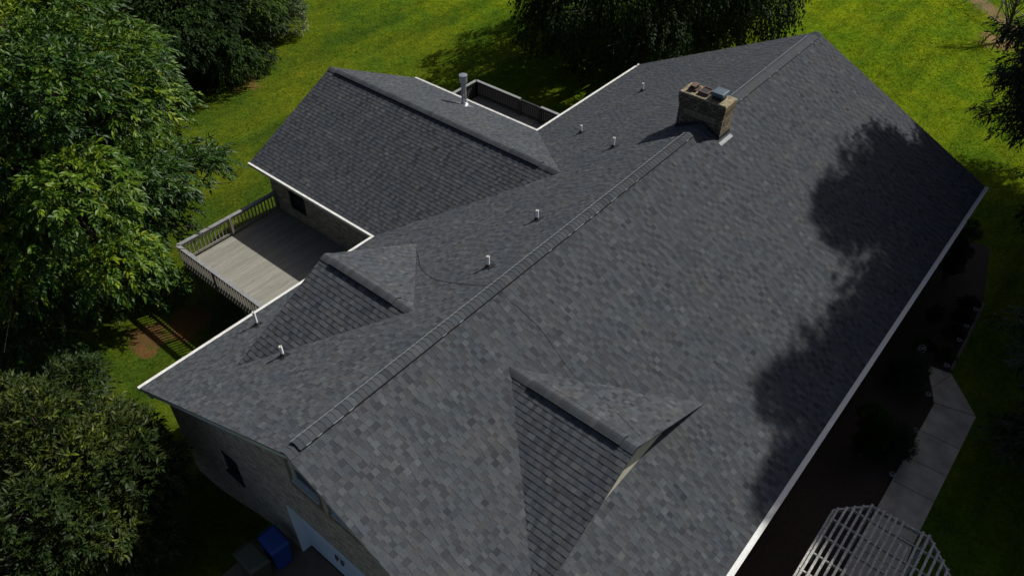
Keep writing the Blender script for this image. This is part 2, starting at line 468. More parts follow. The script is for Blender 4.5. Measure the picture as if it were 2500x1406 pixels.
L_NEEDLE = leaf_mat('needle', [(0.0, (0.006, 0.018, 0.006)), (0.6, (0.014, 0.032, 0.010)), (1.0, (0.03, 0.055, 0.014))], rough=0.6, trans=0.05, spec=0.3)

# ------------------------------------------------------------------ dimensions (metres)
RZ, S = 6.30, 0.4975                 # main ridge height, roof slope
HW, LEN = 7.50, 25.16                # half depth, length of the main roof
EZ = RZ - S * HW                     # eave height
WX0, WX1, WXR, WY = 8.75, 17.56, 13.155, 14.5
WRZ = EZ + S * (WXR - WX0)
BACK = -1.40                         # level of the back lawn


def sstep(a, b, x):
    k = min(1.0, max(0.0, (x - a) / (b - a)))
    return k * k * (3 - 2 * k)


def ground(x, y):
    k = sstep(18, 30, x)
    a = 2.3 * (1 - k) + -2.0 * k
    b = 6.8 * (1 - k) + 13.0 * k
    z = BACK * sstep(a, b, y)
    f = min(1.0, max(0.0, (math.hypot(x - 10, y) - 30) / 60))
    return z + f * 0.5 * (math.sin(x * 0.09 + 1) * math.cos(y * 0.07))


# ------------------------------------------------------------------ setting
def grid_surface(name, xs, ys, zf, mat):
    vs = [(x, y, zf(x, y)) for y in ys for x in xs]
    nx = len(xs)
    fs = [(j * nx + i, j * nx + i + 1, (j + 1) * nx + i + 1, (j + 1) * nx + i) for j in range(len(ys) - 1) for i in range(nx - 1)]
    me = bpy.data.meshes.new(name); me.from_pydata(vs, [], fs); me.materials.append(mat)
    me.polygons.foreach_set('use_smooth', [True] * len(fs))
    return link_mesh(name, me)


xs = [-400, -200, -100, -60] + list(np.arange(-40, 80.1, 1.0)) + [100, 140, 200, 300, 500, 800]
ys = [-500, -300, -150, -80] + list(np.arange(-40, 70.1, 1.0)) + [90, 130, 200, 300, 500, 800]
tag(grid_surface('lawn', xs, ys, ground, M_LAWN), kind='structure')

b = MB(); b.box(-14, 0.62, -8.5, 2.75, -0.25, 0.03)
for yy in (-6.2, -3.2, -0.2): pass
tag(b.build('driveway', M_DRIVE), kind='structure')
b = MB()
pl = [(17.74, -8.78), (16.19, -9.51), (11.5, -9.48), (11.57, -10.64), (16.53, -10.66), (17.86, -9.5)]
segs = [[(17.74, -8.78), (16.83, -9.21), (17.84, -9.52), (17.86, -9.5)],
        [(16.82, -9.22), (16.28, -9.47), (16.56, -10.63), (17.83, -9.53)],
        [(16.26, -9.49), (14.92, -9.49), (14.98, -10.65), (16.54, -10.65)],
        [(14.90, -9.49), (13.70, -9.49), (13.76, -10.65), (14.96, -10.65)],
        [(13.68, -9.49), (12.62, -9.49), (12.68, -10.65), (13.74, -10.65)],
        [(12.60, -9.49), (10.95, -9.49), (11.01, -10.65), (12.66, -10.65)],
        [(10.93, -9.49), (9.95, -9.49), (9.99, -10.70), (10.99, -10.65)],
        [(9.93, -9.49), (8.75, -9.49), (8.79, -10.75), (9.97, -10.70)],
        [(8.73, -9.49), (5.75, -9.49), (5.79, -10.80), (8.77, -10.75)]]
for s_ in segs:
    b.hexa([(x, y, -0.2) for x, y in s_], [(x, y, 0.045) for x, y in s_])
tag(b.build('front_walk', M_CONC, bevel=0.006), kind='structure')
b = MB()
bed = [(0.7, -6.85), (25.5, -6.85), (25.5, -8.6), (22.0, -9.33), (17.9, -9.45), (16.0, -9.6), (5.0, -9.6), (0.7, -8.6)]
b.face([(x, y, -0.02) for x, y in bed][::-1] if False else [(x, y, 0.012) for x, y in bed][::-1])
tag(b.build('mulch_bed', M_MULCH), kind='structure')

# ------------------------------------------------------------------ house
rng = np.random.default_rng(7)
random.seed(7)
house = tag(empty('house', (0, 0, 0)), 'long brick house with dark shingled gable roof and side wing', 'house')
EXPO = 0.143


def shingles(name, O, U, V, vmax, ufun, parent, seed):
    """laminated shingles: one raised strip per course, cut into tabs of random width, with thicker teeth"""
    r = np.random.default_rng(seed)
    O, U, V = (np.array(a, float) for a in (O, U, V))
    Nn = np.cross(U, V)
    if Nn[2] < 0: Nn = -Nn
    b = MB()
    flip = np.dot(np.cross(U, V), Nn) < 0
    n = int(math.ceil(vmax / EXPO))
    for i in range(n):
        v0 = i * EXPO; v1 = min(v0 + EXPO, vmax)
        u0, u1 = ufun((v0 + v1) / 2)
        if u1 - u0 < 0.02: continue
        u = u0 - r.random() * 0.3
        tooth = r.random() < 0.5
        while u < u1:
            wd = r.uniform(0.11, 0.20) if tooth else r.uniform(0.08, 0.19)
            a, c = max(u, u0), min(u + wd - 0.006, u1)
            u += wd
            if c - a > 0.004:
                h0 = 0.011 + (0.0035 if tooth else 0.0)
                h1 = 0.001 + (0.003 if tooth else 0.0)
                tone = float(np.clip((r.normal(0.61, 0.09) if tooth else r.normal(0.40, 0.12)), 0.01, 1))
                if r.random() < 0.04: tone = float(r.uniform(0.8, 1.0))
                P = lambda uu, vv, hh: O + U * uu + V * vv + Nn * hh
                q = [P(a, v0, h0), P(c, v0, h0), P(c, v1 + 0.006, h1), P(a, v1 + 0.006, h1)]
                fr = [P(a, v0, 0), P(c, v0, 0), q[1], q[0]]
                if flip: q = q[::-1]; fr = fr[::-1]
                b.face(q, 0, tone); b.face(fr, 0, tone * 0.6)
                if tooth:
                    l = [P(a, v0, 0), P(a, v0, h0), P(a, v1 + 0.006, h1)]
                    rr = [P(c, v0, 0), P(c, v0, h0), P(c, v1 + 0.006, h1)]
                    b.face(l, 0, tone); b.face(rr[::-1], 0, tone)
            tooth = not tooth if r.random() < 0.93 else tooth
    return b.build(name, M_SH, parent)


def nrm(v):
    v = Vector(v); return v.normalized()


roof = empty('roof', (0, 0, 0), house)
SL = math.hypot(HW, S * HW)
shingles('roof_slope', (0, HW, EZ), (1, 0, 0), nrm((0, -HW, S * HW)), SL, lambda v: (0, LEN), roof, 1)
shingles('roof_slope', (0, -HW, EZ), (1, 0, 0), nrm((0, HW, S * HW)), SL, lambda v: (0, LEN), roof, 2)
WL = math.hypot(WXR - WX0, WRZ - EZ)
cs = S / math.sqrt(1 + S * S)


def wing_u(v):
    z = EZ + v * cs
    return ((RZ - z) / S - 0.10, WY)


shingles('roof_slope', (WX0, 0, EZ), (0, 1, 0), nrm((WXR - WX0, 0, WRZ - EZ)), WL, wing_u, roof, 3)
shingles('roof_slope', (WX1, 0, EZ), (0, 1, 0), nrm((WXR - WX1, 0, WRZ - EZ)), WL, wing_u, roof, 4)

# sheathing under the shingles, with pale rake boards
b = MB()
T = 0.03
for sg in (1, -1):
    p = [(0, sg * HW, EZ), (LEN, sg * HW, EZ), (LEN, 0, RZ), (0, 0, RZ)]
    if sg > 0: p = p[::-1]
    b.hexa([(x, y, z - T) for x, y, z in p], [(x, y, z - 0.001) for x, y, z in p])
yv0, yv1 = HW, (RZ - WRZ) / S
for X, sg in ((WX0, 1), (WX1, -1)):
    p = [(X, yv0 - 0.05, EZ), (WXR, yv1, WRZ), (WXR, WY, WRZ), (X, WY, EZ)]
    if sg > 0: p = p[::-1]
    b.hexa([(x, y, z - T) for x, y, z in p], [(x, y, z - 0.001) for x, y, z in p])
b.build('roof_sheathing', M_FLASH, roof)
b = MB()
# rake boards (gable ends) and fascia/soffit boxes
for X0, X1 in ((0.03, 0.06), (LEN - 0.06, LEN - 0.03)):
    for sg in (1, -1):
        b.hexa([(X0, 0, RZ - 0.20), (X1, 0, RZ - 0.20), (X1, sg * HW, EZ - 0.20), (X0, sg * HW, EZ - 0.20)],
               [(X0, 0, RZ - 0.035), (X1, 0, RZ - 0.035), (X1, sg * HW, EZ - 0.035), (X0, sg * HW, EZ - 0.035)])
        xa, xb = (X1, 0.4) if X0 < 1 else (LEN - 0.4, X0)
        b.hexa([(xa, 0, RZ - 0.20), (xb, 0, RZ - 0.20), (xb, sg * HW, EZ - 0.20), (xa, sg * HW, EZ - 0.20)],
               [(xa, 0, RZ - 0.18), (xb, 0, RZ - 0.18), (xb, sg * HW, EZ - 0.18), (xa, sg * HW, EZ - 0.18)])
for X, X2 in ((WX0, WXR), (WX1, WXR)):
    b.hexa([(X, WY - 0.06, EZ - 0.2), (X2, WY - 0.06, WRZ - 0.2), (X2, WY - 0.03, WRZ - 0.2), (X, WY - 0.03, EZ - 0.2)],
           [(X, WY - 0.06, EZ - 0.035), (X2, WY - 0.06, WRZ - 0.035), (X2, WY - 0.03, WRZ - 0.035), (X, WY - 0.03, EZ - 0.035)])
b.box(0.06, LEN - 0.06, 7.1, HW - 0.02, EZ - 0.21, EZ - 0.19)
b.box(0.06, LEN - 0.06, -HW + 0.02, -6.9, EZ - 0.21, EZ - 0.19)
b.box(WX0 + 0.02, 9.15, 7.5, WY - 0.06, EZ - 0.21, EZ - 0.19)
b.box(17.16, WX1 - 0.02, 7.5, WY - 0.06, EZ - 0.21, EZ - 0.19)
b.build('fascia', M_GREYTRIM, roof)


def gutter(a, bb, out, name='gutter', w=0.125, guard=None):
    """a..bb along the eave, out = outward unit vector: trough with pale front lip and a mesh guard on top"""
    a, bb, out = Vector(a), Vector(bb), Vector(out)
    m = MB()
    def q(o0, o1, z0, z1, mi):
        z = Vector((0, 0, 1))
        p = [a + out * o0 + z * z0, bb + out * o0 + z * z0, bb + out * o1 + z * z0, a + out * o1 + z * z0]
        t_ = [a + out * o0 + z * z1, bb + out * o0 + z * z1, bb + out * o1 + z * z1, a + out * o1 + z * z1]
        if (p[1] - p[0]).cross(p[3] - p[0]).z < 0: p = p[::-1]; t_ = t_[::-1]
        m.hexa(p, t_, mi)
    q(0.0, 0.008, -0.13, -0.02, 0)
    q(0.008, w - 0.022, -0.13, -0.122, 0)
    q(w - 0.022, w - 0.012, -0.13, -0.018, 0)
    q(w - 0.024, w, -0.018, 0.0, 0)
    q(0.0, w - 0.024, -0.02, -0.008, 1)
    return m.build(name, [M_WHITE, guard or M_WHITE], house)


gutter((-0.02, HW - 0.01, EZ), (WX0 - 0.02, HW - 0.01, EZ), (0, 1, 0))
gutter((WX1 + 0.02, HW - 0.01, EZ), (LEN + 0.02, HW - 0.01, EZ), (0, 1, 0))
gutter((WX0 + 0.01, HW + 0.11, EZ), (WX0 + 0.01, WY + 0.02, EZ), (-1, 0, 0))
gutter((WX1 - 0.01, HW + 0.11, EZ), (WX1 - 0.01, WY + 0.02, EZ), (1, 0, 0))
gutter((-0.02, -HW + 0.01, EZ), (LEN + 0.02, -HW + 0.01, EZ), (0, -1, 0), w=0.15, guard=M_GUARD)


def ridge_cap(a, bb, s, h, hw, parent, name='ridge_cap', seed=0, flat=False):
    """overlapping curved cap shingles from a (free end) to bb; raised by h over the slopes"""
    r = np.random.default_rng(seed + 50)
    a, bb = Vector(a), Vector(bb)
    L = (bb - a).length; d = (bb - a) / L
    sd_ = Vector((-d.y, d.x, 0)); z = Vector((0, 0, 1))
    off = [-1, -0.72, -0.38, 0.0, 0.38, 0.72, 1]
    def sec(p, e):
        out = []
        for o in off:
            drop = s * hw * (abs(o) ** 1.35)
            out.append(p + sd_ * (o * hw) + z * (h + e - drop + 0.012))
        return out
    m = MB()
    n = max(1, int(round(L / 0.14)))
    for i in range(n):
        p0, p1 = a + d * (L * i / n), a + d * (L * (i + 1) / n + 0.01)
        A, B = sec(p0, 0.004 if flat else 0.011), sec(p1, 0.001)
        tone = float(np.clip(r.normal(0.72, 0.07) if flat else r.normal(0.52, 0.11), 0.02, 1))
        for j in range(6): m.face([A[j + 1], A[j], B[j], B[j + 1]], 0, tone)
        if i == 0:
            base = [p0 + sd_ * (o * hw) - z * (s * hw * abs(o) + 0.02) for o in off]
        else:
            base = sec(p0, -0.004)
        for j in range(6): m.face([base[j + 1], base[j], A[j], A[j + 1]], 0 if i else 1, 0.22)
        # low sides of the vent
        for o, j in ((-1, 0), (1, 6)):
            q0 = p0 + sd_ * (o * hw) - z * (s * hw + 0.02); q1 = p1 + sd_ * (o * hw) - z * (s * hw + 0.02)
            fc = [A[j], B[j], q1, q0] if o > 0 else [B[j], A[j], q0, q1]
            m.face(fc, 1, 0.1)
        if h > 0.03:
            for o in (-1.0, 1.0):   # thin edge of the plastic vent body; main back edge painted pale as sunlit
                e0 = p0 + sd_ * (o * (hw + 0.006)) + z * (h - s * hw + 0.014)
                e1 = p1 + sd_ * (o * (hw + 0.006)) + z * (h - s * hw + 0.014)
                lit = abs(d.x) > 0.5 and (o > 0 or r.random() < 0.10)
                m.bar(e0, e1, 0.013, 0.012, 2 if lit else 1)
    B = sec(bb, 0.0)
    base = [bb + sd_ * (o * hw) - z * (s * hw * abs(o) + 0.02) for o in off]
    for j in range(6): m.face([B[j], base[j], base[j + 1], B[j + 1]], 1, 0.1)
    return m.build(name, [M_SH, M_FLASH, M_VENT], parent)


ridge_cap((0.0, 0, RZ), (0.30, 0, RZ), S, 0.008, 0.17, roof, 'ridge_cap', 1)
ridge_cap((0.26, 0, RZ), (15.55, 0, RZ), S, 0.06, 0.155, roof, 'ridge_vent', 2)
ridge_cap((15.55, 0, RZ), (16.36, 0, RZ), S, 0.008, 0.17, roof, 'ridge_cap', 3)
ridge_cap((17.02, 0, RZ), (24.7, 0, RZ), S, 0.05, 0.20, roof, 'ridge_vent', 4, flat=True)
ridge_cap((24.7, 0, RZ), (LEN, 0, RZ), S, 0.008, 0.18, roof, 'ridge_cap', 5)
ridge_cap((WXR, WY, WRZ), (WXR, 14.05, WRZ), S, 0.008, 0.17, roof, 'ridge_cap', 6)
ridge_cap((WXR, 14.05, WRZ), (WXR, 3.9, WRZ), S, 0.06, 0.155, roof, 'ridge_vent', 7)
ridge_cap((WXR, 3.9, WRZ), (WXR, 3.1, WRZ), S, 0.008, 0.16, roof, 'ridge_cap', 8)


def dormer(xc, hw, yr, rz, sg, vents, seed):
    """gabled roof riding on the main slope; sg=+1 at the back, -1 at the front"""
    ez = RZ - S * yr
    s = (rz - ez) / hw
    dm = empty('dormer', (xc, sg * yr, ez), house)
    L = math.hypot(hw, rz - ez); c_ = s / math.sqrt(1 + s * s)
    def uf(v):
        z = ez + v * c_
        yv = (RZ - z) / S - 0.08
        return (yv, yr) if sg > 0 else (-yr, -yv)
    shingles('roof_slope', (xc - hw, 0, ez), (0, 1, 0), nrm((hw, 0, rz - ez)), L, uf, dm, seed)
    shingles('roof_slope', (xc + hw, 0, ez), (0, 1, 0), nrm((-hw, 0, rz - ez)), L, uf, dm, seed + 1)
    m = MB()
    yc = (RZ - rz) / S
    for k in (-1, 1):
        pts = [(xc + k * hw, sg * yr, ez), (xc, sg * yr, rz), (xc, sg * yc, rz)]
        top = [(x, y, z - 0.001) for x, y, z in pts]; bot = [(x, y, z - 0.03) for x, y, z in pts]
        m.face(top); m.face(bot[::-1])
        m.face([bot[0], bot[1], top[1], top[0]])
    m.build('roof_sheathing', M_FLASH, dm)
    m = MB()
    for k in (-1, 1):
        ya, yb = sg * (yr - 0.14), sg * (yr - 0.10)
        m.hexa([(xc, ya, rz - 0.17), (xc, yb, rz - 0.17), (xc + k * (hw - 0.25), yb, ez - 0.04), (xc + k * (hw - 0.25), ya, ez - 0.04)],
               [(xc, ya, rz - 0.035), (xc, yb, rz - 0.035), (xc + k * (hw - 0.25), yb, ez + 0.09), (xc + k * (hw - 0.25), ya, ez + 0.09)])
    m.build('rake_board', M_GREYTRIM, dm)
    m = MB()
    yw = sg * (yr - 0.29)
    m.face([(xc - hw + 0.1, yw, ez - 0.1), (xc + hw - 0.1, yw, ez - 0.1), (xc, yw, rz - 0.05)])
    m.build('gable_wall', M_CREAM, dm)
    v0, v1 = vents
    ridge_cap((xc, sg * yr, rz), (xc, sg * v0, rz), s, 0.008, 0.17, dm, 'ridge_cap', seed)
    ridge_cap((xc, sg * v0, rz), (xc, sg * v1, rz), s, 0.06, 0.16, dm, 'ridge_vent', seed)
    ridge_cap((xc, sg * v1, rz), (xc, sg * (yc - 0.08), rz), s, 0.008, 0.16, dm, 'ridge_cap', seed)
    return dm


dormer(5.02, 3.33, 4.98, 5.515, 1, (4.60, 2.18), 20)
dormer(5.11, 3.40, 5.01, 5.545, -1, (4.68, 2.20), 30)

# vent pipes through the roof
for (x, y, h) in ((2.473, 3.837, 0.36), (3.381, 6.642, 0.52), (7.248, 1.026, 0.37), (9.876, 1.488, 0.34), (15.013, 2.341, 0.37), (16.766, 4.849, 0.32), (20.896, 4.828, 0.35)):
    z = RZ - S * y
    pm = MB(); r_ = 0.042
    pm.lathe((x, y, z), [(r_, -0.05), (r_, h), (r_ - 0.008, h + 0.001), (r_ - 0.008, h - 0.10), (0.0, h - 0.10)], 14)
    vp = pm.build('vent_pipe', M_PVC, house, smooth=False)
    bm_ = MB()
    bm_.lathe((x, y, z), [(0.10, -0.06), (0.085, 0.03), (0.058, 0.075), (0.050, 0.105), (0.044, 0.11)], 14)
    bm_.hexa([(x - 0.14, y - 0.16, z + 0.16 * S + 0.001), (x + 0.14, y - 0.16, z + 0.16 * S + 0.001), (x + 0.14, y + 0.12, z - 0.12 * S + 0.001), (x - 0.14, y + 0.12, z - 0.12 * S + 0.001)],
             [(x - 0.14, y - 0.16, z + 0.16 * S + 0.02), (x + 0.14, y - 0.16, z + 0.16 * S + 0.02), (x + 0.14, y + 0.12, z - 0.12 * S + 0.02), (x - 0.14, y + 0.12, z - 0.12 * S + 0.02)])
    bm_.build('pipe_boot', M_BLACK, vp)
# metal flue on the wing
fx, fy = 16.58, 10.56
fz = WRZ - S * (fx - WXR)
m = MB()
m.lathe((fx, fy, fz), [(0.105, -0.1), (0.105, 1.02), (0.16, 1.03), (0.165, 1.22), (0.155, 1.30), (0.175, 1.31), (0.175, 1.34), (0.0, 1.36)], 20)
m.lathe((fx, fy, fz), [(0.108, 0.5), (0.111, 0.505), (0.111, 0.53), (0.108, 0.535)], 20)
fl = m.build('metal_flue', M_STEEL, house, smooth=True)
es = fl.modifiers.new('es', 'EDGE_SPLIT'); es.split_angle = math.radians(40)
m = MB()
m.lathe((fx, fy, fz), [(0.24, -0.14), (0.17, 0.06), (0.115, 0.10), (0.135, 0.12), (0.135, 0.14), (0.106, 0.15)], 20)
m.hexa([(fx - 0.3, fy - 0.28, fz + 0.3 * S + 0.0), (fx + 0.3, fy - 0.28, fz - 0.3 * S), (fx + 0.3, fy + 0.28, fz - 0.3 * S), (fx - 0.3, fy + 0.28, fz + 0.3 * S)],
       [(fx - 0.3, fy - 0.28, fz + 0.3 * S + 0.022), (fx + 0.3, fy - 0.28, fz - 0.3 * S + 0.022), (fx + 0.3, fy + 0.28, fz - 0.3 * S + 0.022), (fx - 0.3, fy + 0.28, fz + 0.3 * S + 0.022)])
m.build('flue_flashing', M_STEEL, fl)

# chimney
ch = empty('chimney', (16.7, 0.1, RZ), house)
cx0, cx1, cy0, cy1, czt = 16.36, 17.02, -0.66, 0.90, 7.06


def ring4(m, x0, x1, y0, y1, z0, z1):
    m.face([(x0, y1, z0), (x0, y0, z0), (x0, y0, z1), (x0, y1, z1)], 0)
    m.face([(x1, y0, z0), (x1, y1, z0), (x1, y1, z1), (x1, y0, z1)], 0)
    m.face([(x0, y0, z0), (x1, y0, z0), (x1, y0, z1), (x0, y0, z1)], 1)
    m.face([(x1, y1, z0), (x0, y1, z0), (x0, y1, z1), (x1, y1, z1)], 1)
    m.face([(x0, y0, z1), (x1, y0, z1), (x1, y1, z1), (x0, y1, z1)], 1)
    m.face([(x0, y1, z0), (x1, y1, z0), (x1, y0, z0), (x0, y0, z0)], 1)


m = MB()
ring4(m, cx0, cx1, cy0, cy1, 5.6, 6.90)
ring4(m, cx0 - 0.022, cx1 + 0.022, cy0 - 0.022, cy1 + 0.022, 6.76, 7.00)
ring4(m, cx0 - 0.042, cx1 + 0.042, cy0 - 0.042, cy1 + 0.042, 6.90, 7.10)
m.build('brick_stack', [CH_X, CH_Y], ch)
m = MB()
k = 0
yy = cy0 + 0.22
while yy < cy1 - 0.25:                       # upright soldier bricks
    m.box(cx0 - 0.014, cx0 + 0.02, yy, yy + 0.058, 6.43, 6.63); yy += 0.072
m.build('soldier_course', M_SOLD, ch)
m = MB()
xx = cx0 + 0.12
while xx < cx1 - 0.15:
    m.box(xx, xx + 0.058, cy0 - 0.014, cy0 + 0.02, 6.43, 6.63); xx += 0.072
m.build('soldier_course', M_SOLD, ch)
m = MB()
e = 0.05
m.hexa([(cx0 - e, cy0 - e, 7.10), (cx1 + e, cy0 - e, 7.10), (cx1 + e, cy1 + e, 7.10), (cx0 - e, cy1 + e, 7.10)],
       [(cx0 - 0.02, cy0 - 0.02, 7.155), (cx1 + 0.02, cy0 - 0.02, 7.15), (cx1 + 0.02, cy1 + 0.02, 7.16), (cx0 - 0.02, cy1 + 0.02, 7.15)])
m.build('chimney_crown', M_CROWN, ch, bevel=0.012)


def flue_ring(x, y, hx, hy, z0, z1, jag=False):
    m = MB(); t_ = 0.035
    for (a0, a1, b0, b1) in ((x - hx, x + hx, y - hy, y - hy + t_), (x - hx, x + hx, y + hy - t_, y + hy),
                             (x - hx, x - hx + t_, y - hy + t_, y + hy - t_), (x + hx - t_, x + hx, y - hy + t_, y + hy - t_)):
        m.box(a0, a1, b0, b1, z0, z1)
    if jag:
        for i in range(4):
            for q in (-1, 1):
                m.box(x - hx + 0.02 + i * 0.075, x - hx + 0.06 + i * 0.075, y + q * hy * 0.55 - 0.02, y + q * hy * 0.55 + 0.02, z1 - 0.02, z1 + 0.09)
        m.box(x - hx + 0.01, x + hx - 0.03, y - hy * 0.7, y + hy * 0.7, z1 + 0.085, z1 + 0.10)
    m.box(x - hx + t_, x + hx - t_, y - hy + t_, y + hy - t_, z0, z1 - 0.03, 1)
    return m.build('clay_flue', [M_CLAY, M_SOOT], ch, bevel=0.008)


flue_ring(16.70, 0.62, 0.17, 0.14, 7.14, 7.23, True)
flue_ring(16.69, 0.22, 0.20, 0.17, 7.14, 7.27)
m = MB()
m.box(16.50, 16.88, -0.42, -0.10, 7.14, 7.30, 1)
m.hexa([(16.44, -0.50, 7.30), (16.95, -0.50, 7.30), (16.95, -0.02, 7.30), (16.44, -0.02, 7.30)],
       [(16.48, -0.46, 7.40), (16.91, -0.46, 7.40), (16.91, -0.06, 7.40), (16.48, -0.06, 7.40)])
m.build('metal_cap', [M_CAPM, M_SOOT], ch, bevel=0.02)
m = MB()                                      # stepped black flashing round the base
hb = 0.13
for (xa, xb) in ((cx0 - 0.012, cx0 - 0.002), (cx1 + 0.002, cx1 + 0.012)):
    for ya, yb in ((cy0 - 0.012, 0.0), (0.0, cy1 + 0.012)):
        za, zb = RZ - S * abs(ya), RZ - S * abs(yb)
        m.hexa([(xa, ya, za - 0.1), (xb, ya, za - 0.1), (xb, yb, zb - 0.1), (xa, yb, zb - 0.1)],
               [(xa, ya, za + hb), (xb, ya, za + hb), (xb, yb, zb + hb), (xa, yb, zb + hb)])
for ya, yb in ((cy0 - 0.012, cy0 - 0.002), (cy1 + 0.002, cy1 + 0.012)):
    za = RZ - S * abs(ya)
    m.box(cx0 - 0.012, cx1 + 0.012, ya, yb, za - 0.1, za + hb)
m.build('base_flashing', M_FLASH, ch)
m = MB()
ya, yb = -0.74, -0.85
m.hexa([(16.22, yb, RZ + S * yb + 0.012), (16.98, yb, RZ + S * yb + 0.012), (16.98, ya, RZ + S * ya + 0.012), (16.22, ya, RZ + S * ya + 0.012)],
       [(16.22, yb, RZ + S * yb + 0.026), (16.98, yb, RZ + S * yb + 0.026), (16.98, ya, RZ + S * ya + 0.026), (16.22, ya, RZ + S * ya + 0.026)])
m.build('apron_flashing', M_ALU, ch)

# walls
GX = 0.40
GAR = [(-3.3, 0.0), (1.70, 0.0), (1.70, 2.24), (-3.3, 2.24)]
WIN1 = [(-0.02, 4.06), (0.93, 4.06), (0.93, 5.12), (-0.02, 5.12)]
WIN2 = [(-1.42, 4.06), (-0.42, 4.06), (-0.42, 5.0), (-1.42, 5.0)]
WIN3 = [(3.88, 0.86), (4.74, 0.86), (4.74, 1.98), (3.88, 1.98)]
topz = lambda y: RZ - S * abs(y) - 0.19
m = MB()
outer = [(-6.9, -0.1), (-3.3, -0.1), (7.1, -1.7), (7.1, topz(7.1)), (0, topz(0)), (-6.9, topz(6.9))]
outer = [(-6.9, -0.4), (7.1, -1.7), (7.1, topz(7.1)), (0, topz(0)), (-6.9, topz(6.9))]
m.poly(outer, [GAR, WIN1, WIN2, WIN3], lambda a, c: (GX, a, c))
m.build('wall', BR_X, house)


def reveal(rect, x0, x1, mat, name, parent):
    m = MB()
    (a0, c0), (a1, c1) = rect[0], rect[2]
    m.face([(x0, a0, c0), (x1, a0, c0), (x1, a0, c1), (x0, a0, c1)])
    m.face([(x0, a1, c1), (x1, a1, c1), (x1, a1, c0), (x0, a1, c0)])
    m.face([(x0, a0, c1), (x1, a0, c1), (x1, a1, c1), (x0, a1, c1)])
    m.face([(x0, a1, c0), (x1, a1, c0), (x1, a0, c0), (x0, a0, c0)])
    return m.build(name, mat, parent)


def window_x(rect, depth, parent, frame_mat, sold=True):
    """window in a wall facing -X"""
    (a0, c0), (a1, c1) = rect[0], rect[2]
    wn = empty('window', (GX, (a0 + a1) / 2, c0), parent)
    reveal(rect, GX, GX + depth + 0.05, BR_X, 'reveal', wn)
    xa, xb = GX + depth - 0.03, GX + depth + 0.05
    m = MB(); f = 0.06
    m.box(xa, xb, a0, a0 + f, c0, c1); m.box(xa, xb, a1 - f, a1, c0, c1)
    m.box(xa, xb, a0 + f, a1 - f, c0, c0 + f); m.box(xa, xb, a0 + f, a1 - f, c1 - f, c1)
    mid = (c0 + c1) / 2
    m.box(xa + 0.015, xb, a0 + f, a1 - f, mid - 0.022, mid + 0.022)
    m.build('frame', frame_mat, wn)
    m = MB(); m.face([(xa + 0.05, a1 - f, c0 + f), (xa + 0.05, a0 + f, c0 + f), (xa + 0.05, a0 + f, c1 - f), (xa + 0.05, a1 - f, c1 - f)])
    m.build('pane', M_GLASS, wn)
    m = MB(); m.box(GX - 0.035, xa, a0 + 0.002, a1 - 0.002, c0 + 0.001, c0 + 0.035); m.build('sill', frame_mat, wn)
    if sold:
        m = MB()
        z = c0 - 0.05
        while z < c1 + 0.1:
            for ya in (a1 + 0.005, a0 - 0.105):
                m.box(GX - 0.006, GX + 0.002, ya, ya + 0.10, z, z + 0.058)
            z += 0.072
        y = a0 - 0.1
        while y < a1 + 0.1:
            m.box(GX - 0.02, GX + 0.002, y, y + 0.058, c0 - 0.22, c0 - 0.01); y += 0.072
        m.build('brick_surround', M_SOLD, wn)
    return wn


window_x(WIN1, 0.07, house, M_GREYTRIM)
window_x(WIN2, 0.07, house, M_GREYTRIM)
window_x(WIN3, 0.08, house, M_RAILD, False)
gd = empty('garage_door', (0.65, -0.8, 0), house)
m = MB()
for i in range(4):
    z0, z1 = 0.03 + i * 0.55, 0.03 + (i + 1) * 0.55 - 0.012
    m.box(0.652, 0.70, -3.28, 1.66, z0, z1)
    for q in range(8):
        ya = -3.2 + q * 0.61
        m.box(0.645, 0.653, ya, ya + 0.5, z0 + 0.08, z1 - 0.08)
m.build('door_panel', M_DOOR, gd)
m = MB()
m.box(GX - 0.01, 0.70, 1.66, 1.72, 0.0, 2.25); m.box(GX - 0.01, 0.70, -3.32, -3.28, 0.0, 2.25); m.box(GX - 0.01, 0.70, -3.28, 1.66, 2.20, 2.26)
m.build('jamb', M_DOOR, gd)
for y in (0.40, 0.19):
    m = MB()
    m.tube([(0.61, y + 0.03, 1.03), (0.60, y - 0.05, 1.03), (0.60, y - 0.05, 0.83), (0.61, y + 0.03, 0.83), (0.61, y + 0.05, 0.91)], 0.014, 8)
    m.tube([(0.645, y - 0.05, 0.98), (0.60, y - 0.05, 0.98)], 0.012, 6); m.tube([(0.645, y - 0.05, 0.88), (0.60, y - 0.05, 0.88)], 0.012, 6)
    m.build('handle', M_BLACK, gd)

for w4 in ((GX + 0.002, 24.76, -6.9, -6.7, -0.4), (GX + 0.002, 9.15, 6.9, 7.1, -1.7), (17.16, 24.76, 6.9, 7.1, -1.7)):
    m = MB(); m.box(*w4, EZ - 0.2); m.build('wall', BR_Y, house)
m = MB(); m.poly([(-6.9, -0.4), (7.1, -1.7), (7.1, topz(7.1)), (0, topz(0)), (-6.9, topz(6.9))], [], lambda a, c: (24.762, a, c)); m.build('wall', BR_X, house)
WW = [(12.05, 0.95), (12.95, 0.95), (12.95, 2.15), (12.05, 2.15)]
m = MB(); m.poly([(6.9, -1.7), (14.1, -1.7), (14.1, EZ - 0.2), (6.9, EZ - 0.2)], [WW], lambda a, c: (9.15, a, c))
m.build('wall', BR_X, house)
m = MB(); m.box(17.1, 17.16, 7.1, 14.1, -1.7, EZ - 0.2); m.build('wall', BR_X, house)
m = MB(); m.poly([(9.15, -1.7), (17.16, -1.7), (17.16, EZ - 0.15), (WXR, WRZ - 0.2), (9.15, EZ - 0.15)], [], lambda a, c: (a, 14.1, c)); m.build('wall', BR_Y, house)
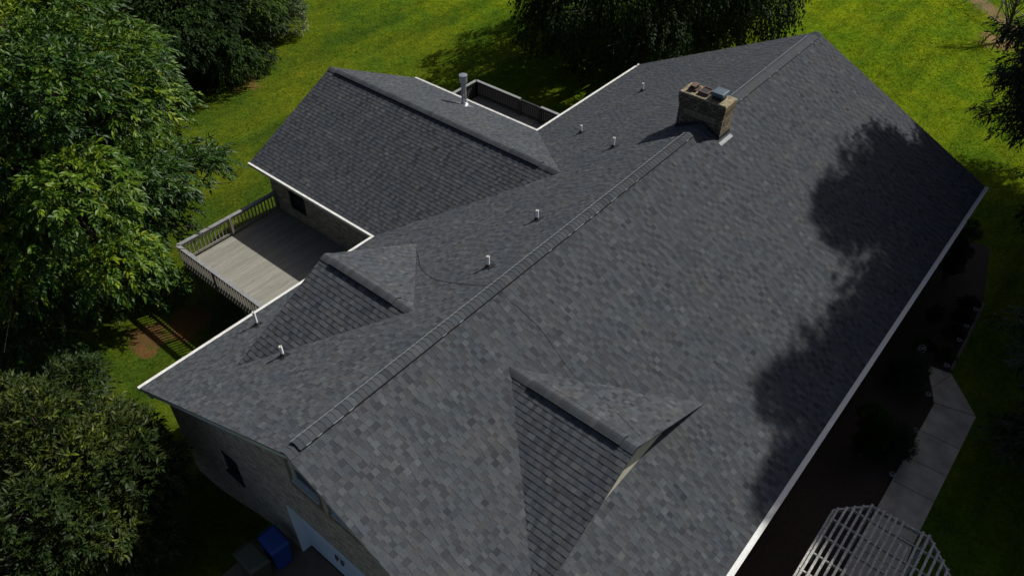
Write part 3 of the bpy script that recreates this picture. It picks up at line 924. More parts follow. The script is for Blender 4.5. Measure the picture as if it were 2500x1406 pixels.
wn = empty('window', (9.15, 12.5, 0.95), house)
m = MB(); f = 0.05
for (a, bb, c, d) in ((12.05, 12.10, 0.95, 2.15), (12.90, 12.95, 0.95, 2.15), (12.10, 12.90, 0.95, 1.0), (12.10, 12.90, 2.10, 2.15), (12.10, 12.90, 1.53, 1.57)):
    m.box(9.12, 9.22, a, bb, c, d)
m.build('frame', M_RAILD, wn)
m = MB(); m.face([(9.20, 12.95, 0.95), (9.20, 12.05, 0.95), (9.20, 12.05, 2.15), (9.20, 12.95, 2.15)]); m.build('pane', M_GLASS, wn)


# ------------------------------------------------------------------ decks
def deck(label, x0, x1, y0, y1, zf, runs, rail_mat, cap_mat, floor_mat, bal_w, bal_gap, seed):
    d = tag(empty('deck', ((x0 + x1) / 2, (y0 + y1) / 2, BACK)), label, 'deck')
    r = np.random.default_rng(seed)
    m = MB(); y = y0
    while y < y1 - 0.02:
        e = min(y + 0.138, y1)
        cut = r.uniform(x0 + 0.8, x1 - 0.8)
        for a, c in ((x0, cut - 0.002), (cut + 0.002, x1)):
            m.box(a, c, y, e - 0.006, zf - 0.03, zf + r.uniform(-0.002, 0.002), 0, float(r.uniform(0.05, 1)))
        y = e
    m.build('floor', floor_mat, d)
    m = MB()
    m.box(x0 + 0.01, x0 + 0.05, y0, y1 - 0.01, zf - 0.27, zf - 0.032); m.box(x0 + 0.05, x1, y1 - 0.05, y1 - 0.01, zf - 0.27, zf - 0.032)
    m.box(x1 - 0.04, x1, y0, y1 - 0.05, zf - 0.27, zf - 0.032)
    x = x0 + 0.45
    while x < x1 - 0.1:
        m.box(x, x + 0.04, y0, y1 - 0.05, zf - 0.25, zf - 0.034); x += 0.42
    m.build('joists', rail_mat, d)
    for (x, y) in ((x0 + 0.12, y1 - 0.12), (x0 + 0.12, (y0 + y1) / 2), (x0 + 0.12, y0 + 0.3), (x1 - 0.12, y1 - 0.12), (x1 - 0.12, y0 + 0.3), ((x0 + x1) / 2, y1 - 0.12)):
        m = MB(); m.box(x - 0.065, x + 0.065, y - 0.065, y + 0.065, ground(x, y) - 0.2, zf - 0.27); m.build('post', rail_mat, d)
    bal = None
    for (ax, ay, bx, by, ox, oy, capped) in runs:
        A, B = Vector((ax, ay, 0)), Vector((bx, by, 0)); L = (B - A).length; dr = (B - A) / L; o = Vector((ox, oy, 0))
        zt = zf + 0.80
        if capped:
            m = MB(); m.bar(A + Vector((0, 0, zt)), B + Vector((0, 0, zt)), 0.15, 0.035); m.build('rail_cap', cap_mat, d, bevel=0.004)
        m = MB()
        m.bar(A + o * -0.02 + Vector((0, 0, zt - 0.07)), B + o * -0.02 + Vector((0, 0, zt - 0.07)), 0.04, 0.10)
        m.bar(A + o * -0.02 + Vector((0, 0, zf + 0.10)), B + o * -0.02 + Vector((0, 0, zf + 0.10)), 0.04, 0.09)
        m.build('rail', rail_mat, d)
        npst = max(1, int(round(L / 2.1)))
        for i in range(npst + 1):
            p = A + dr * min(max(L * i / npst, 0.05), L - 0.05) - o * 0.05
            m = MB(); m.box(p.x - 0.045, p.x + 0.045, p.y - 0.045, p.y + 0.045, zf - 0.26, zt - 0.02); m.build('rail_post', rail_mat, d)
        n = int(L / (bal_w + bal_gap))
        for i in range(n):
            p = A + dr * ((i + 0.5) * L / n) + o * 0.022
            if bal is None or True:
                if bal is None or bal[1] != (ox, oy):
                    mm = MB(); hx = bal_w / 2 * 0.9 if abs(ox) < 0.5 else 0.021; hy = bal_w / 2 if abs(oy) < 0.5 else 0.021
                    mm.box(-hx, hx, -hy, hy, -0.19, 0.78); bal = (mm.mesh('baluster', rail_mat), (ox, oy))
            link_mesh('baluster', bal[0], d, (p.x, p.y, zf))
    return d


DZ = 0.45
deck('pale boarded deck in the corner behind the near gable, half in sun', 4.85, 9.13, 7.15, 13.85, DZ,
     [(4.80, 7.6, 4.80, 13.9, -1, 0, True), (4.80, 13.9, 9.13, 13.9, 0, 1, True)], M_RAIL, M_CAPW, M_DECK, 0.045, 0.108, 1)
deck('dark weathered deck with close boarded railing beyond the wing', 17.2, 21.0, 7.15, 13.9, DZ,
     [(21.02, 7.2, 21.02, 10.0, 1, 0, True), (21.02, 10.0, 21.02, 11.2, 1, 0, False), (21.02, 11.2, 21.02, 13.95, 1, 0, True), (21.02, 13.95, 17.2, 13.95, 0, 1, True)],
     M_RAILD, M_CAPW, M_RAIL, 0.088, 0.016, 2)

# ------------------------------------------------------------------ small things
def cable(name, pts, rad, label, cat):
    m = MB(); m.tube(pts, rad, 6); return tag(m.build(name, M_CABLE), label, cat)


def smooth_path(pts, n=6):
    pts = [Vector(p) for p in pts]; out = []
    for i in range(len(pts) - 1):
        p0, p1, p2, p3 = pts[max(i - 1, 0)], pts[i], pts[i + 1], pts[min(i + 2, len(pts) - 1)]
        for j in range(n):
            t = j / n
            out.append(0.5 * ((2 * p1) + (p2 - p0) * t + (2 * p0 - 5 * p1 + 4 * p2 - p3) * t * t + (3 * p1 - p0 - 3 * p2 + p3) * t ** 3))
    return out + [pts[-1]]


cab = [(8.44, 5.32, 3.65), (7.73, 4.28, 4.17), (6.97, 3.33, 4.64), (6.48, 2.3, 5.15), (6.37, 1.42, 5.59), (6.35, 0.6, 6.0), (6.33, 0.17, 6.25), (6.32, 0.0, 6.34), (6.32, -0.2, 6.24), (6.43, -0.66, 5.97),
       (6.46, -1.21, 5.70), (6.39, -1.78, 5.41), (6.28, -2.25, 5.18), (6.26, -2.65, 4.99), (6.12, -3.22, 5.04), (5.84, -4.08, 5.18), (5.51, -4.92, 5.34)]
cable('cable', [p + Vector((0, 0, 0.025)) for p in smooth_path(cab)], 0.0045, 'thin black cable lying loose over the main roof ridge', 'cable')


def bin_(label, pts, body_mat, name='wheeled_bin', hgt=1.05):
    z0 = 0.03
    cx = sum(p[0] for p in pts) / 4; cy = sum(p[1] for p in pts) / 4
    d = tag(empty(name, (cx, cy, z0)), label, 'bin')
    ins = lambda k, z: [(cx + (x - cx) * k, cy + (y - cy) * k, z) for x, y in pts]
    m = MB(); m.hexa(ins(0.78, z0 + 0.06), ins(0.95, z0 + hgt - 0.10)); m.build('body', body_mat, d, bevel=0.02)
    m = MB(); m.hexa(ins(1.0, z0 + hgt - 0.10), ins(1.0, z0 + hgt - 0.05)); m.hexa(ins(0.96, z0 + hgt - 0.05), ins(0.80, z0 + hgt)); m.build('lid', body_mat, d, bevel=0.012)
    a, c = Vector((*pts[0], 0)), Vector((*pts[1], 0))
    m = MB(); o = ((a + c) / 2 - Vector((cx, cy, 0))).normalized() * 0.06
    m.tube([a * 0.85 + c * 0.15 + o + Vector((0, 0, z0 + hgt - 0.1)), a * 0.15 + c * 0.85 + o + Vector((0, 0, z0 + hgt - 0.1))], 0.016, 8); m.build('handle', body_mat, d)
    for p, q in ((a, c), (c, a)):
        w_ = p * 0.86 + q * 0.14; w_ = Vector((cx, cy, 0)) + (w_ - Vector((cx, cy, 0))) * 0.86
        ax = (q - p).normalized() * 0.03
        m = MB(); m.tube([w_ - ax + Vector((0, 0, z0 + 0.11)), w_ + ax + Vector((0, 0, z0 + 0.11))], 0.11, 16); m.build('wheel', M_BLACK, d)
    return d


bin_('blue wheeled bin beside the garage door', [(0.17, 2.28), (-0.38, 2.30), (-0.44, 1.60), (0.10, 1.56)], M_BLUE)
bin_('dark olive wheeled bin left of the blue one', [(-0.47, 2.36), (-1.04, 2.42), (-1.07, 1.58), (-0.52, 1.52)], M_GREEN)

# pergola
pg = tag(empty('pergola', (7.4, -10.2, 0)), 'pale grey slatted eight sided pergola over the front walk', 'pergola')
oct_ = [(9.50, -9.34), (8.80, -8.67), (6.0, -8.67), (5.3, -9.34), (5.3, -11.0), (6.0, -11.85), (8.40, -11.85), (9.55, -10.72)]


def clip_x(y):
    """x range of the octagon at y"""
    xs_ = []
    for i in range(8):
        (x0, y0), (x1, y1) = oct_[i], oct_[(i + 1) % 8]
        if (y0 - y) * (y1 - y) < 0 or (abs(y0 - y) < 1e-6 and abs(y1 - y0) > 1e-6): xs_.append(x0 + (x1 - x0) * (y - y0) / (y1 - y0))
    return (min(xs_), max(xs_)) if len(xs_) >= 2 else None


def clip_y(x):
    ys_ = []
    for i in range(8):
        (x0, y0), (x1, y1) = oct_[i], oct_[(i + 1) % 8]
        if (x0 - x) * (x1 - x) < 0: ys_.append(y0 + (y1 - y0) * (x - x0) / (x1 - x0))
    return (min(ys_), max(ys_)) if len(ys_) >= 2 else None


y = -8.74; i = 0
while y > -11.82:
    r_ = clip_x(y)
    if r_:
        x1 = r_[1] + 0.03 - (0.62 if i in (10, 11) else 0)
        m = MB(); m.bar((r_[0] - 0.03, y + random.uniform(-0.006, 0.006), 2.415), (x1, y + random.uniform(-0.006, 0.006), 2.415), 0.055, 0.045); m.build('slat', M_LATT, pg)
    y -= 0.150; i += 1
for x in (5.75, 6.30, 6.85, 7.42, 7.98, 8.55, 9.10):
    r_ = clip_y(x)
    if r_:
        m = MB(); m.bar((x, r_[0], 2.355), (x, r_[1], 2.355), 0.04, 0.07); m.build('cross_beam', M_LATT, pg)
for i in range(8):
    a, c = oct_[i], oct_[(i + 1) % 8]
    m = MB(); m.bar((*a, 2.335), (*c, 2.335), 0.05, 0.11); m.build('edge_beam', M_LATT, pg)
    m = MB(); px = 7.4 + (a[0] - 7.4) * 0.97; py = -10.2 + (a[1] + 10.2) * 0.97; m.box(px - 0.05, px + 0.05, py - 0.05, py + 0.05, 0, 2.28); m.build('post', M_LATT, pg)

# path lights
def path_light(x, y, s=1.0):
    d = empty('path_light', (x, y, 0.0))
    m = MB(); m.tube([(x, y, -0.05), (x, y, 0.28)], 0.010, 8); m.build('stake', M_BLACK, d)
    m = MB(); m.lathe((x, y, 0), [(0.045, 0.22), (0.05, 0.27), (0.088, 0.28), (0.09, 0.295), (0.06, 0.315), (0.055, 0.313)], 14); m.build('shade', M_ALU, d, smooth=True)
    m = MB(); m.box(x - 0.038, x + 0.038, y - 0.038, y + 0.038, 0.300, 0.318); m.build('solar_panel', M_BLACK, d)
    return d


G_L = 'solar path lights along the front walk and bed'
for (x, y, lb) in ((12.60, -9.42, 'round solar path light nearest the pergola beside the walk'),
                   (14.60, -9.41, 'round solar path light at a joint midway along the walk'),
                   (16.25, -9.22, 'round solar path light at the bend of the walk'),
                   (17.87, -9.27, 'round solar path light at the far end of the walk'),
                   (19.30, -9.22, 'first solar light on the edging past the walk'),
                   (20.15, -9.20, 'second solar light on the edging past the walk'),
                   (21.21, -9.20, 'third solar light on the edging past the walk')):
    tag(path_light(x, y), lb, 'path light', G_L)

m = MB()
m.hexa([(18.0, -9.50, -0.05), (22.0, -9.38, -0.05), (22.0, -9.29, -0.05), (18.0, -9.41, -0.05)], [(18.0, -9.50, 0.09), (22.0, -9.38, 0.09), (22.0, -9.29, 0.09), (18.0, -9.41, 0.09)])
tag(m.build('bed_edging', M_EDGE), 'low stone edging strip along the front flower bed', 'edging')

# yard sign
sg_ = tag(empty('yard_sign', (17.93, -8.41, 0)), 'small octagonal yard sign on a stake in the bed', 'sign')
nv = Vector((-0.72, -0.42, 0.55)).normalized(); rv = Vector((0.42, -0.72, 0.12)); rv = (rv - nv * rv.dot(nv)).normalized(); uv = nv.cross(rv)
c0 = Vector((17.93, -8.41, 0.42))
m = MB(); ring = [(math.cos(math.pi / 8 + i * math.pi / 4), math.sin(math.pi / 8 + i * math.pi / 4)) for i in range(8)]
fr = [c0 + (rv * a + uv * c) * 0.15 for a, c in ring]; bk = [p - nv * 0.008 for p in fr]
m.face(fr); m.face(bk[::-1])
for i in range(8): m.face([bk[i], bk[(i + 1) % 8], fr[(i + 1) % 8], fr[i]])
m.build('plate', M_SIGN, sg_)
m = MB()
for i in range(8):
    a, c = ring[i], ring[(i + 1) % 8]
    P2 = lambda q, k: c0 + (rv * q[0] + uv * q[1]) * k + nv * 0.003
    m.face([P2(a, 0.128), P2(a, 0.142), P2(c, 0.142), P2(c, 0.128)])
m.build('border', M_SIGNW, sg_)
m = MB(); m.tube([(17.95, -8.40, -0.1), (17.95, -8.40, 0.42)], 0.009, 6); m.build('stake', M_BLACK, sg_)
tx = bpy.data.curves.new('lettering', 'FONT'); tx.body = 'CPI'; tx.size = 0.135; tx.align_x = 'CENTER'; tx.align_y = 'CENTER'; tx.extrude = 0.001; tx.offset = 0.002
tx.materials.append(M_SIGNW)
to = bpy.data.objects.new('lettering', tx); to_tmp = to
mw = Matrix((rv, uv, nv)).transposed().to_4x4(); mw.translation = c0 + nv * 0.004
COL.objects.link(to_tmp)
bpy.context.view_layer.update()
tme = bpy.data.meshes.new_from_object(to_tmp.evaluated_get(bpy.context.evaluated_depsgraph_get()))
bpy.data.objects.remove(to_tmp)
tme.materials.clear(); tme.materials.append(M_SIGNW)
to = bpy.data.objects.new('lettering', tme); COL.objects.link(to)
to.parent = sg_; to.matrix_basis = Matrix.Translation(-Vector((17.93, -8.41, 0))) @ mw

# fence in the far right corner
fc = tag(empty('chain_link_fence', (52.0, 2.0, 0)), 'distant chain link fence at the top right of the lawn', 'fence')
fA, fB = Vector((62.0, 12.5, 0)), Vector((43.6, -7.1, 0))
n = 9
for i in range(n + 1):
    p = fA.lerp(fB, i / n); z = ground(p.x, p.y)
    m = MB(); m.tube([(p.x, p.y, z - 0.2), (p.x, p.y, z + 1.25)], 0.03, 8); m.build('fence_post', M_WIRE, fc)
m = MB()
for i in range(n):
    p, q = fA.lerp(fB, i / n), fA.lerp(fB, (i + 1) / n)
    m.tube([(p.x, p.y, ground(p.x, p.y) + 1.22), (q.x, q.y, ground(q.x, q.y) + 1.22)], 0.022, 6)
m.build('top_rail', M_WIRE, fc)
m = MB()
for i in range(n):
    p, q = fA.lerp(fB, i / n), fA.lerp(fB, (i + 1) / n); L = (q - p).length; zz = ground((p.x + q.x) / 2, (p.y + q.y) / 2)
    k = 0.0
    while k < L:
        for sg in (1, -1):
            a = p.lerp(q, k / L); c = p.lerp(q, min(1, max(0, (k + sg * 1.1) / L)))
            m.bar((a.x, a.y, zz + 0.08), (c.x, c.y, zz + 1.2), 0.006, 0.006)
        k += 0.22
m.build('wire_mesh', M_WIRE, fc)


# ------------------------------------------------------------------ plants
def leaf_mesh(name, pos, axis, n_leaf, rach, ll, lw, droop, mat, parent, seed, tone_fn=None, pair=True, org=None):
    """every spray: a curved rachis with leaflets on both sides; a leaflet is a folded diamond"""
    r = np.random.default_rng(seed)
    n = len(pos); K = n_leaf
    ax = axis / np.linalg.norm(axis, axis=1, keepdims=True)
    upv = np.array([0, 0, 1.0]) + r.normal(0, 0.35, (n, 3))
    side = np.cross(ax, upv); side /= np.linalg.norm(side, axis=1, keepdims=True) + 1e-9
    L = rach * r.uniform(0.7, 1.25, n)
    k = np.arange(K)
    t = (k // 2 + 0.5) / ((K + 1) // 2) if pair else (k + 0.5) / K
    sg = np.where(k % 2 == 0, 1.0, -1.0) if pair else r.choice([-1.0, 1.0], K)
    base = pos[:, None, :] + ax[:, None, :] * (L[:, None, None] * t[None, :, None])
    base[:, :, 2] -= droop * L[:, None] * (t ** 2)[None, :]
    spread = 0.85 - 0.55 * t
    d = ax[:, None, :] * (0.45 + 0.5 * t)[None, :, None] + side[:, None, :] * (sg * spread)[None, :, None]
    d = d + r.normal(0, 0.22, (n, K, 3)); d[:, :, 2] -= droop * (0.35 + 0.6 * t)[None, :]
    d /= np.linalg.norm(d, axis=2, keepdims=True)
    ln = ll * r.uniform(0.65, 1.2, (n, K)); wd = lw * r.uniform(0.75, 1.2, (n, K))
    nn = np.array([0, 0, 1.0]) + r.normal(0, 0.45, (n, K, 3))
    lat = np.cross(d, nn); lat /= np.linalg.norm(lat, axis=2, keepdims=True) + 1e-9
    nr = np.cross(lat, d)
    tip = base + d * ln[..., None]; tip[:, :, 2] -= droop * 0.25 * ln
    mid = base + d * (ln * 0.45)[..., None] + nr * (wd * 0.18)[..., None]
    v = np.stack([base, mid + lat * wd[..., None] * 0.5, tip, mid - lat * wd[..., None] * 0.5], axis=2).reshape(-1, 3)
    nf = n * K
    if org is not None: v = v - np.array(org)
    i0 = np.arange(nf) * 4
    tri = np.stack([i0, i0 + 1, i0 + 2, i0, i0 + 2, i0 + 3], axis=1).reshape(-1)
    me = bpy.data.meshes.new(name)
    me.vertices.add(nf * 4); me.vertices.foreach_set('co', v.astype(np.float32).ravel())
    me.loops.add(nf * 6); me.loops.foreach_set('vertex_index', tri.astype(np.int32))
    me.polygons.add(nf * 2); me.polygons.foreach_set('loop_start', (np.arange(nf * 2) * 3).astype(np.int32))
    me.update(calc_edges=True)
    tn = tone_fn if tone_fn is not None else r.uniform(0, 1, n)
    tone = np.repeat(np.clip(tn[:, None] + r.normal(0, 0.09, (n, K)), 0.01, 1).ravel(), 2)
    a = me.attributes.new('tone', 'FLOAT', 'FACE'); a.data.foreach_set('value', tone.astype(np.float32))
    me.materials.append(mat)
    return link_mesh(name, me, parent)


def lobes_on(c, rad, n, rl, seed, zmin=-0.75):
    """clump centres spread evenly over an uneven ellipsoid"""
    r = np.random.default_rng(seed)
    out = []
    g = math.pi * (3 - math.sqrt(5))
    for i in range(n):
        z = 1 - (1 - zmin) * (i + 0.5) / n
        q = math.sqrt(max(0, 1 - z * z)); a = g * i + r.normal(0, 0.25)
        d = np.array([q * math.cos(a), q * math.sin(a), z]) * r.uniform(0.62, 1.08)
        out.append((np.array(c) + d * np.array(rad) * 0.8, rl * r.uniform(0.75, 1.3)))
    return out


def foliage(name, lobes, n, spec, mat, parent, seed, centre, keep=None, org=None, hang=0.55, mound=0.25):
    """sprays set over the outside of every clump, pointing outward and hanging"""
    r = np.random.default_rng(seed)
    n_leaf, rach, ll, lw, droop = spec
    rs = np.array([l[1] for l in lobes]); cs_ = np.array([l[0] for l in lobes])
    pick = r.choice(len(lobes), n, p=rs ** 2 / (rs ** 2).sum())
    d = r.normal(0, 1, (n, 3)); d[:, 2] = d[:, 2] * 0.8 + mound
    d /= np.linalg.norm(d, axis=1, keepdims=True)
    rad = rs[pick] * r.uniform(0.45, 1.0, n) ** 0.5 * r.uniform(0.85, 1.15, n)
    pos = cs_[pick] + d * rad[:, None] * np.array([1, 1, 0.8])
    oc = pos - np.array(centre); oc /= np.linalg.norm(oc, axis=1, keepdims=True) + 1e-9
    ax = d * 0.6 + oc * 0.5 + r.normal(0, 0.3, (n, 3)); ax[:, 2] -= hang
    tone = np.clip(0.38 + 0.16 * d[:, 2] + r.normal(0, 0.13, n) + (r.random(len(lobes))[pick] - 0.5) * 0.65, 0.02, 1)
    if keep is not None:
        k = keep(pos); pos, ax, tone = pos[k], ax[k], tone[k]
    return leaf_mesh(name, pos, ax, n_leaf, rach, ll, lw, droop, mat, parent, seed + 1, tone, org=org)


def limbs(base, lobes, r0, mat, parent, seed, fork=0.35, every=1):
    """tapered trunk with a limb to every clump"""
    r = np.random.default_rng(seed)
    base = Vector(base)
    top = Vector(np.mean([l[0] for l in lobes], axis=0)); top.x = base.x * 0.5 + top.x * 0.5; top.y = base.y * 0.5 + top.y * 0.5
    m = MB()
    pts = [base - Vector((0, 0, 0.3)), base + Vector((0, 0, 0.15))] + [base.lerp(top, t) + Vector((r.normal(0, 0.08), r.normal(0, 0.08), 0)) for t in (0.2, 0.4, 0.6, 0.8, 1.0)]
    m.tube(pts, [r0 * q for q in (1.5, 1.25, 0.95, 0.8, 0.62, 0.42, 0.2)], 12)
    for c, rl in lobes[::every]:
        c = Vector(c)
        t = min(0.9, max(fork, fork + 0.5 * (c.z - base.z) / max(0.5, (top.z - base.z)) - 0.25 + r.normal(0, 0.06)))
        s_ = base.lerp(top, t)
        mid = s_.lerp(c, 0.5) + Vector((r.normal(0, 0.15), r.normal(0, 0.15), 0.12 * (c - s_).length))
        m.tube([s_, s_.lerp(mid, 0.55), mid, mid.lerp(c, 0.6), c], [r0 * q for q in (0.42, 0.32, 0.24, 0.16, 0.07)], 7)
        for q in range(3):
            e = c + Vector(r.normal(0, 0.55, 3)) * rl
            m.tube([mid.lerp(c, 0.5), mid.lerp(e, 0.7), e], [r0 * 0.12, r0 * 0.08, r0 * 0.03], 5)
    return m.build('trunk', mat, parent, smooth=True)


def tree(name, label, base, lobes, n, spec, leaf, seed, r0=0.25, group=None, keep=None, cat='tree', fork=0.35, every=1, hang=0.55, mound=0.25):
    z = ground(base[0], base[1])
    t = tag(empty(name, (base[0], base[1], z)), label, cat, group)
    c = np.mean([l[0] for l in lobes], axis=0)
    foliage('crown', lobes, n, spec, leaf, t, seed, c, keep, org=(base[0], base[1], z), hang=hang, mound=mound)
    limbs((base[0], base[1], z), lobes, r0, M_BARK, t, seed + 9, fork, every)
    return t


def off_roof(p):
    clear = np.hypot(p[:, 0] - 30.3, p[:, 1] - 11.9) < 3.2        # open space round the stem, under the lifted crown
    q = p - np.array([29.6, 12.2, -1.4]); sv = np.array(sd); k = q @ sv
    gap = np.linalg.norm(q - k[:, None] * sv, axis=1) < 1.5       # hole carved along the sun's line to light the lawn below
    return ~((p[:, 0] < 26.0) & (p[:, 1] < 8.5) & (p[:, 2] < 9.0)) & (p[:, 2] > 0.2) & ~(clear & (p[:, 2] < 3.2)) & ~gap


# big hickory at the left
def off_deck(p):
    return ~((p[:, 0] > 4.2) & (p[:, 1] < 14.6) & (p[:, 2] < 3.2))


lb = lobes_on((2.2, 17.3, 4.3), (6.6, 6.6, 7.8), 58, 1.30, 3, -0.85)
lb += [(np.array(c), q) for c, q in (((8.3, 20.6, 5.2), 1.4), ((7.3, 18.4, 5.6), 1.3), ((7.4, 21.8, 6.6), 1.5), ((6.2, 19.4, 7.8), 1.4), ((8.4, 19.4, 3.4), 1.2), ((6.6, 16.6, 6.2), 1.1), ((6.0, 22.4, 8.6), 1.5))]
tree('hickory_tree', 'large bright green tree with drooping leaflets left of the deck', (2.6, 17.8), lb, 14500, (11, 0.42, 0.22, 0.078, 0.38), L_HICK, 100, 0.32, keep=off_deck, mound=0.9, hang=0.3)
lb = lobes_on((-3.05, 7.05, 1.7), (3.35, 3.5, 3.3), 46, 0.80, 5, -0.7)
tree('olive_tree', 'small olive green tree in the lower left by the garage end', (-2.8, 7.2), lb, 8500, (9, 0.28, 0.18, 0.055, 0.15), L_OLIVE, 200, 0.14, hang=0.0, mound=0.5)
# dark trees beyond, top left
lb = lobes_on((15.4, 29.2, 1.6), (4.3, 3.8, 3.8), 30, 1.2, 8, -0.95)
tree('shade_tree', 'dark green tree behind the big bright one, top left', (15.8, 29.4), lb, 6500, (9, 0.40, 0.22, 0.075, 0.5), L_DARK, 300, 0.25, mound=0.5)
lb = lobes_on((20.5, 34.5, 2.0), (4.2, 4.2, 4.2), 24, 1.2, 9, -0.95)
tree('shade_tree', 'dark tree at the top edge beside the pale bush', (20.5, 34.8), lb, 4200, (9, 0.38, 0.22, 0.075, 0.5), L_DARK, 320, 0.22, mound=0.5)
lb = lobes_on((21.4, 30.4, -0.1), (2.0, 1.9, 1.6), 12, 0.7, 10, -0.6)
tree('bush', 'pale grey green bush on the lawn edge, top left', (21.4, 30.4), lb, 2600, (8, 0.2, 0.13, 0.05, 0.1), L_PALE, 340, 0.06, cat='bush', hang=0.0)
# oak behind the house
lb = lobes_on((33.2, 11.8, 3.4), (8.8, 7.9, 5.6), 64, 1.75, 12, -0.98)
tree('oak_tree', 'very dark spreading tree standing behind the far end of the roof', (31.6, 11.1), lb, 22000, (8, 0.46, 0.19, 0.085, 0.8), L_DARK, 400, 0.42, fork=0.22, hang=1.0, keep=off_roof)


def conifer(name, label, base, z0, z1, rmax, n, seed, group=None, lean=1.0):
    g = ground(*base)
    t = tag(empty(name, (base[0], base[1], g)), label, 'tree', group)
    r = np.random.default_rng(seed)
    lobes, m = [], MB()
    m.tube([(base[0], base[1], g - 0.3), (base[0], base[1], (z0 + z1) / 2), (base[0], base[1], z1)], [0.30, 0.18, 0.03], 10)
    z = z0
    while z < z1 - 0.3:   # tiers of branches
        k = (z - z0) / (z1 - z0)
        R = rmax * (math.sin(math.pi * min(1, 0.30 + 0.70 * (1 - k)) * 0.5) if k > 0.12 else 0.8) * (1 - 0.75 * k ** 2.2)
        nb = max(3, int(7 * (1 - k) + 3))
        for i in range(nb):
            a = r.uniform(0, 2 * math.pi); Lb = R * r.uniform(0.65, 1.12)
            if z < 11 and math.cos(a) < 0.3: Lb *= lean          # shorter on the side next to the house
            d = np.array([math.cos(a), math.sin(a), r.uniform(-0.15, 0.12)])
            p0 = np.array([base[0], base[1], z + r.uniform(-0.25, 0.25)])
            e = p0 + d * Lb
            m.tube([p0, p0 * 0.4 + e * 0.6 + np.array([0, 0, 0.12]), e], [0.06, 0.035, 0.012], 5)
            for q in np.linspace(0.25, 1.0, max(3, int(Lb * 2.2))):
                lobes.append((p0 + (e - p0) * q + np.array([0, 0, 0.1 * math.sin(q * 3)]), 0.42 + 0.35 * (1 - q)))
        z += 0.62
    m.build('trunk', M_BARK, t, smooth=True)
    foliage('crown', lobes, n, (9, 0.38, 0.24, 0.06, 0.25), L_NEEDLE, t, seed, (base[0], base[1], z1), None, org=(base[0], base[1], g), hang=0.2)
    return t


G_E = 'tall evergreens along the front of the property'
conifer('evergreen_tree', 'dark evergreen whose branch tips reach in at the right edge', (30.6, -10.0), 3.4, 19.9, 5.8, 36000, 500, G_E, 0.86)
conifer('evergreen_tree', 'tall evergreen behind the one at the right edge', (29.2, -13.4), 5.5, 21.0, 4.8, 18000, 510, G_E)
conifer('evergreen_tree', 'tall evergreen standing in front of the house beyond the walk', (25.4, -12.8), 2.8, 21.5, 5.2, 24000, 520, G_E)
conifer('evergreen_tree', 'tall evergreen opposite the bend of the walk', (21.9, -13.8), 4.5, 19.6, 4.6, 24000, 540, G_E)
conifer('evergreen_tree', 'tall evergreen standing opposite the pergola', (16.4, -15.4), 1.6, 19.0, 5.2, 24000, 560, G_E)

# small nearly bare tree in the far lawn
bt = tag(empty('bare_tree', (45.1, -3.8, ground(45.1, -3.8))), 'small nearly bare tree in a dirt ring on the far lawn', 'tree')
m = MB(); r = np.random.default_rng(4); B0 = Vector((45.1, -3.8, ground(45.1, -3.8)))
m.tube([B0 - Vector((0, 0, 0.2)), B0 + Vector((0.1, 0, 1.2)), B0 + Vector((0.2, 0.2, 2.6))], [0.12, 0.09, 0.05], 8)
for i in range(22):
    s_ = B0 + Vector((0.1, 0.1, r.uniform(0.8, 2.6))); e = s_ + Vector((r.normal(0, 0.8), r.normal(0, 0.8), r.uniform(0.8, 2.2)))
    mid = s_.lerp(e, 0.5) + Vector(r.normal(0, 0.12, 3)); m.tube([s_, mid, e], [0.035, 0.022, 0.008], 5)
    for q in range(4):
        a = s_.lerp(e, r.uniform(0.4, 1)); m.tube([a, a + Vector((r.normal(0, 0.3), r.normal(0, 0.3), r.uniform(0.2, 0.7)))], [0.012, 0.004], 4)
m.build('branches', M_BARK, bt)


def shrub(name, label, x, y, rad, n, spec, leaf, seed, group=None, hang=0.0, nl=12, up=0.0):
    z = ground(x, y) if y > -6 else 0.0
    t = tag(empty(name, (x, y, z)), label, 'shrub', group)
    lbs = lobes_on((x, y, z + rad[2] * 0.9), rad, nl, min(rad) * 0.45, seed, -0.9)
    foliage('leaves', lbs, n, spec, leaf, t, seed, (x, y, z), None, org=(x, y, z), hang=hang)
    m = MB()
    for c, rl in lbs: m.tube([(x, y, z - 0.1), Vector((x, y, z)).lerp(Vector(c), 0.5) + Vector((0, 0, 0.1)), c], [0.03, 0.02, 0.006], 5)
    m.build('stems', M_BARK, t)
    return t


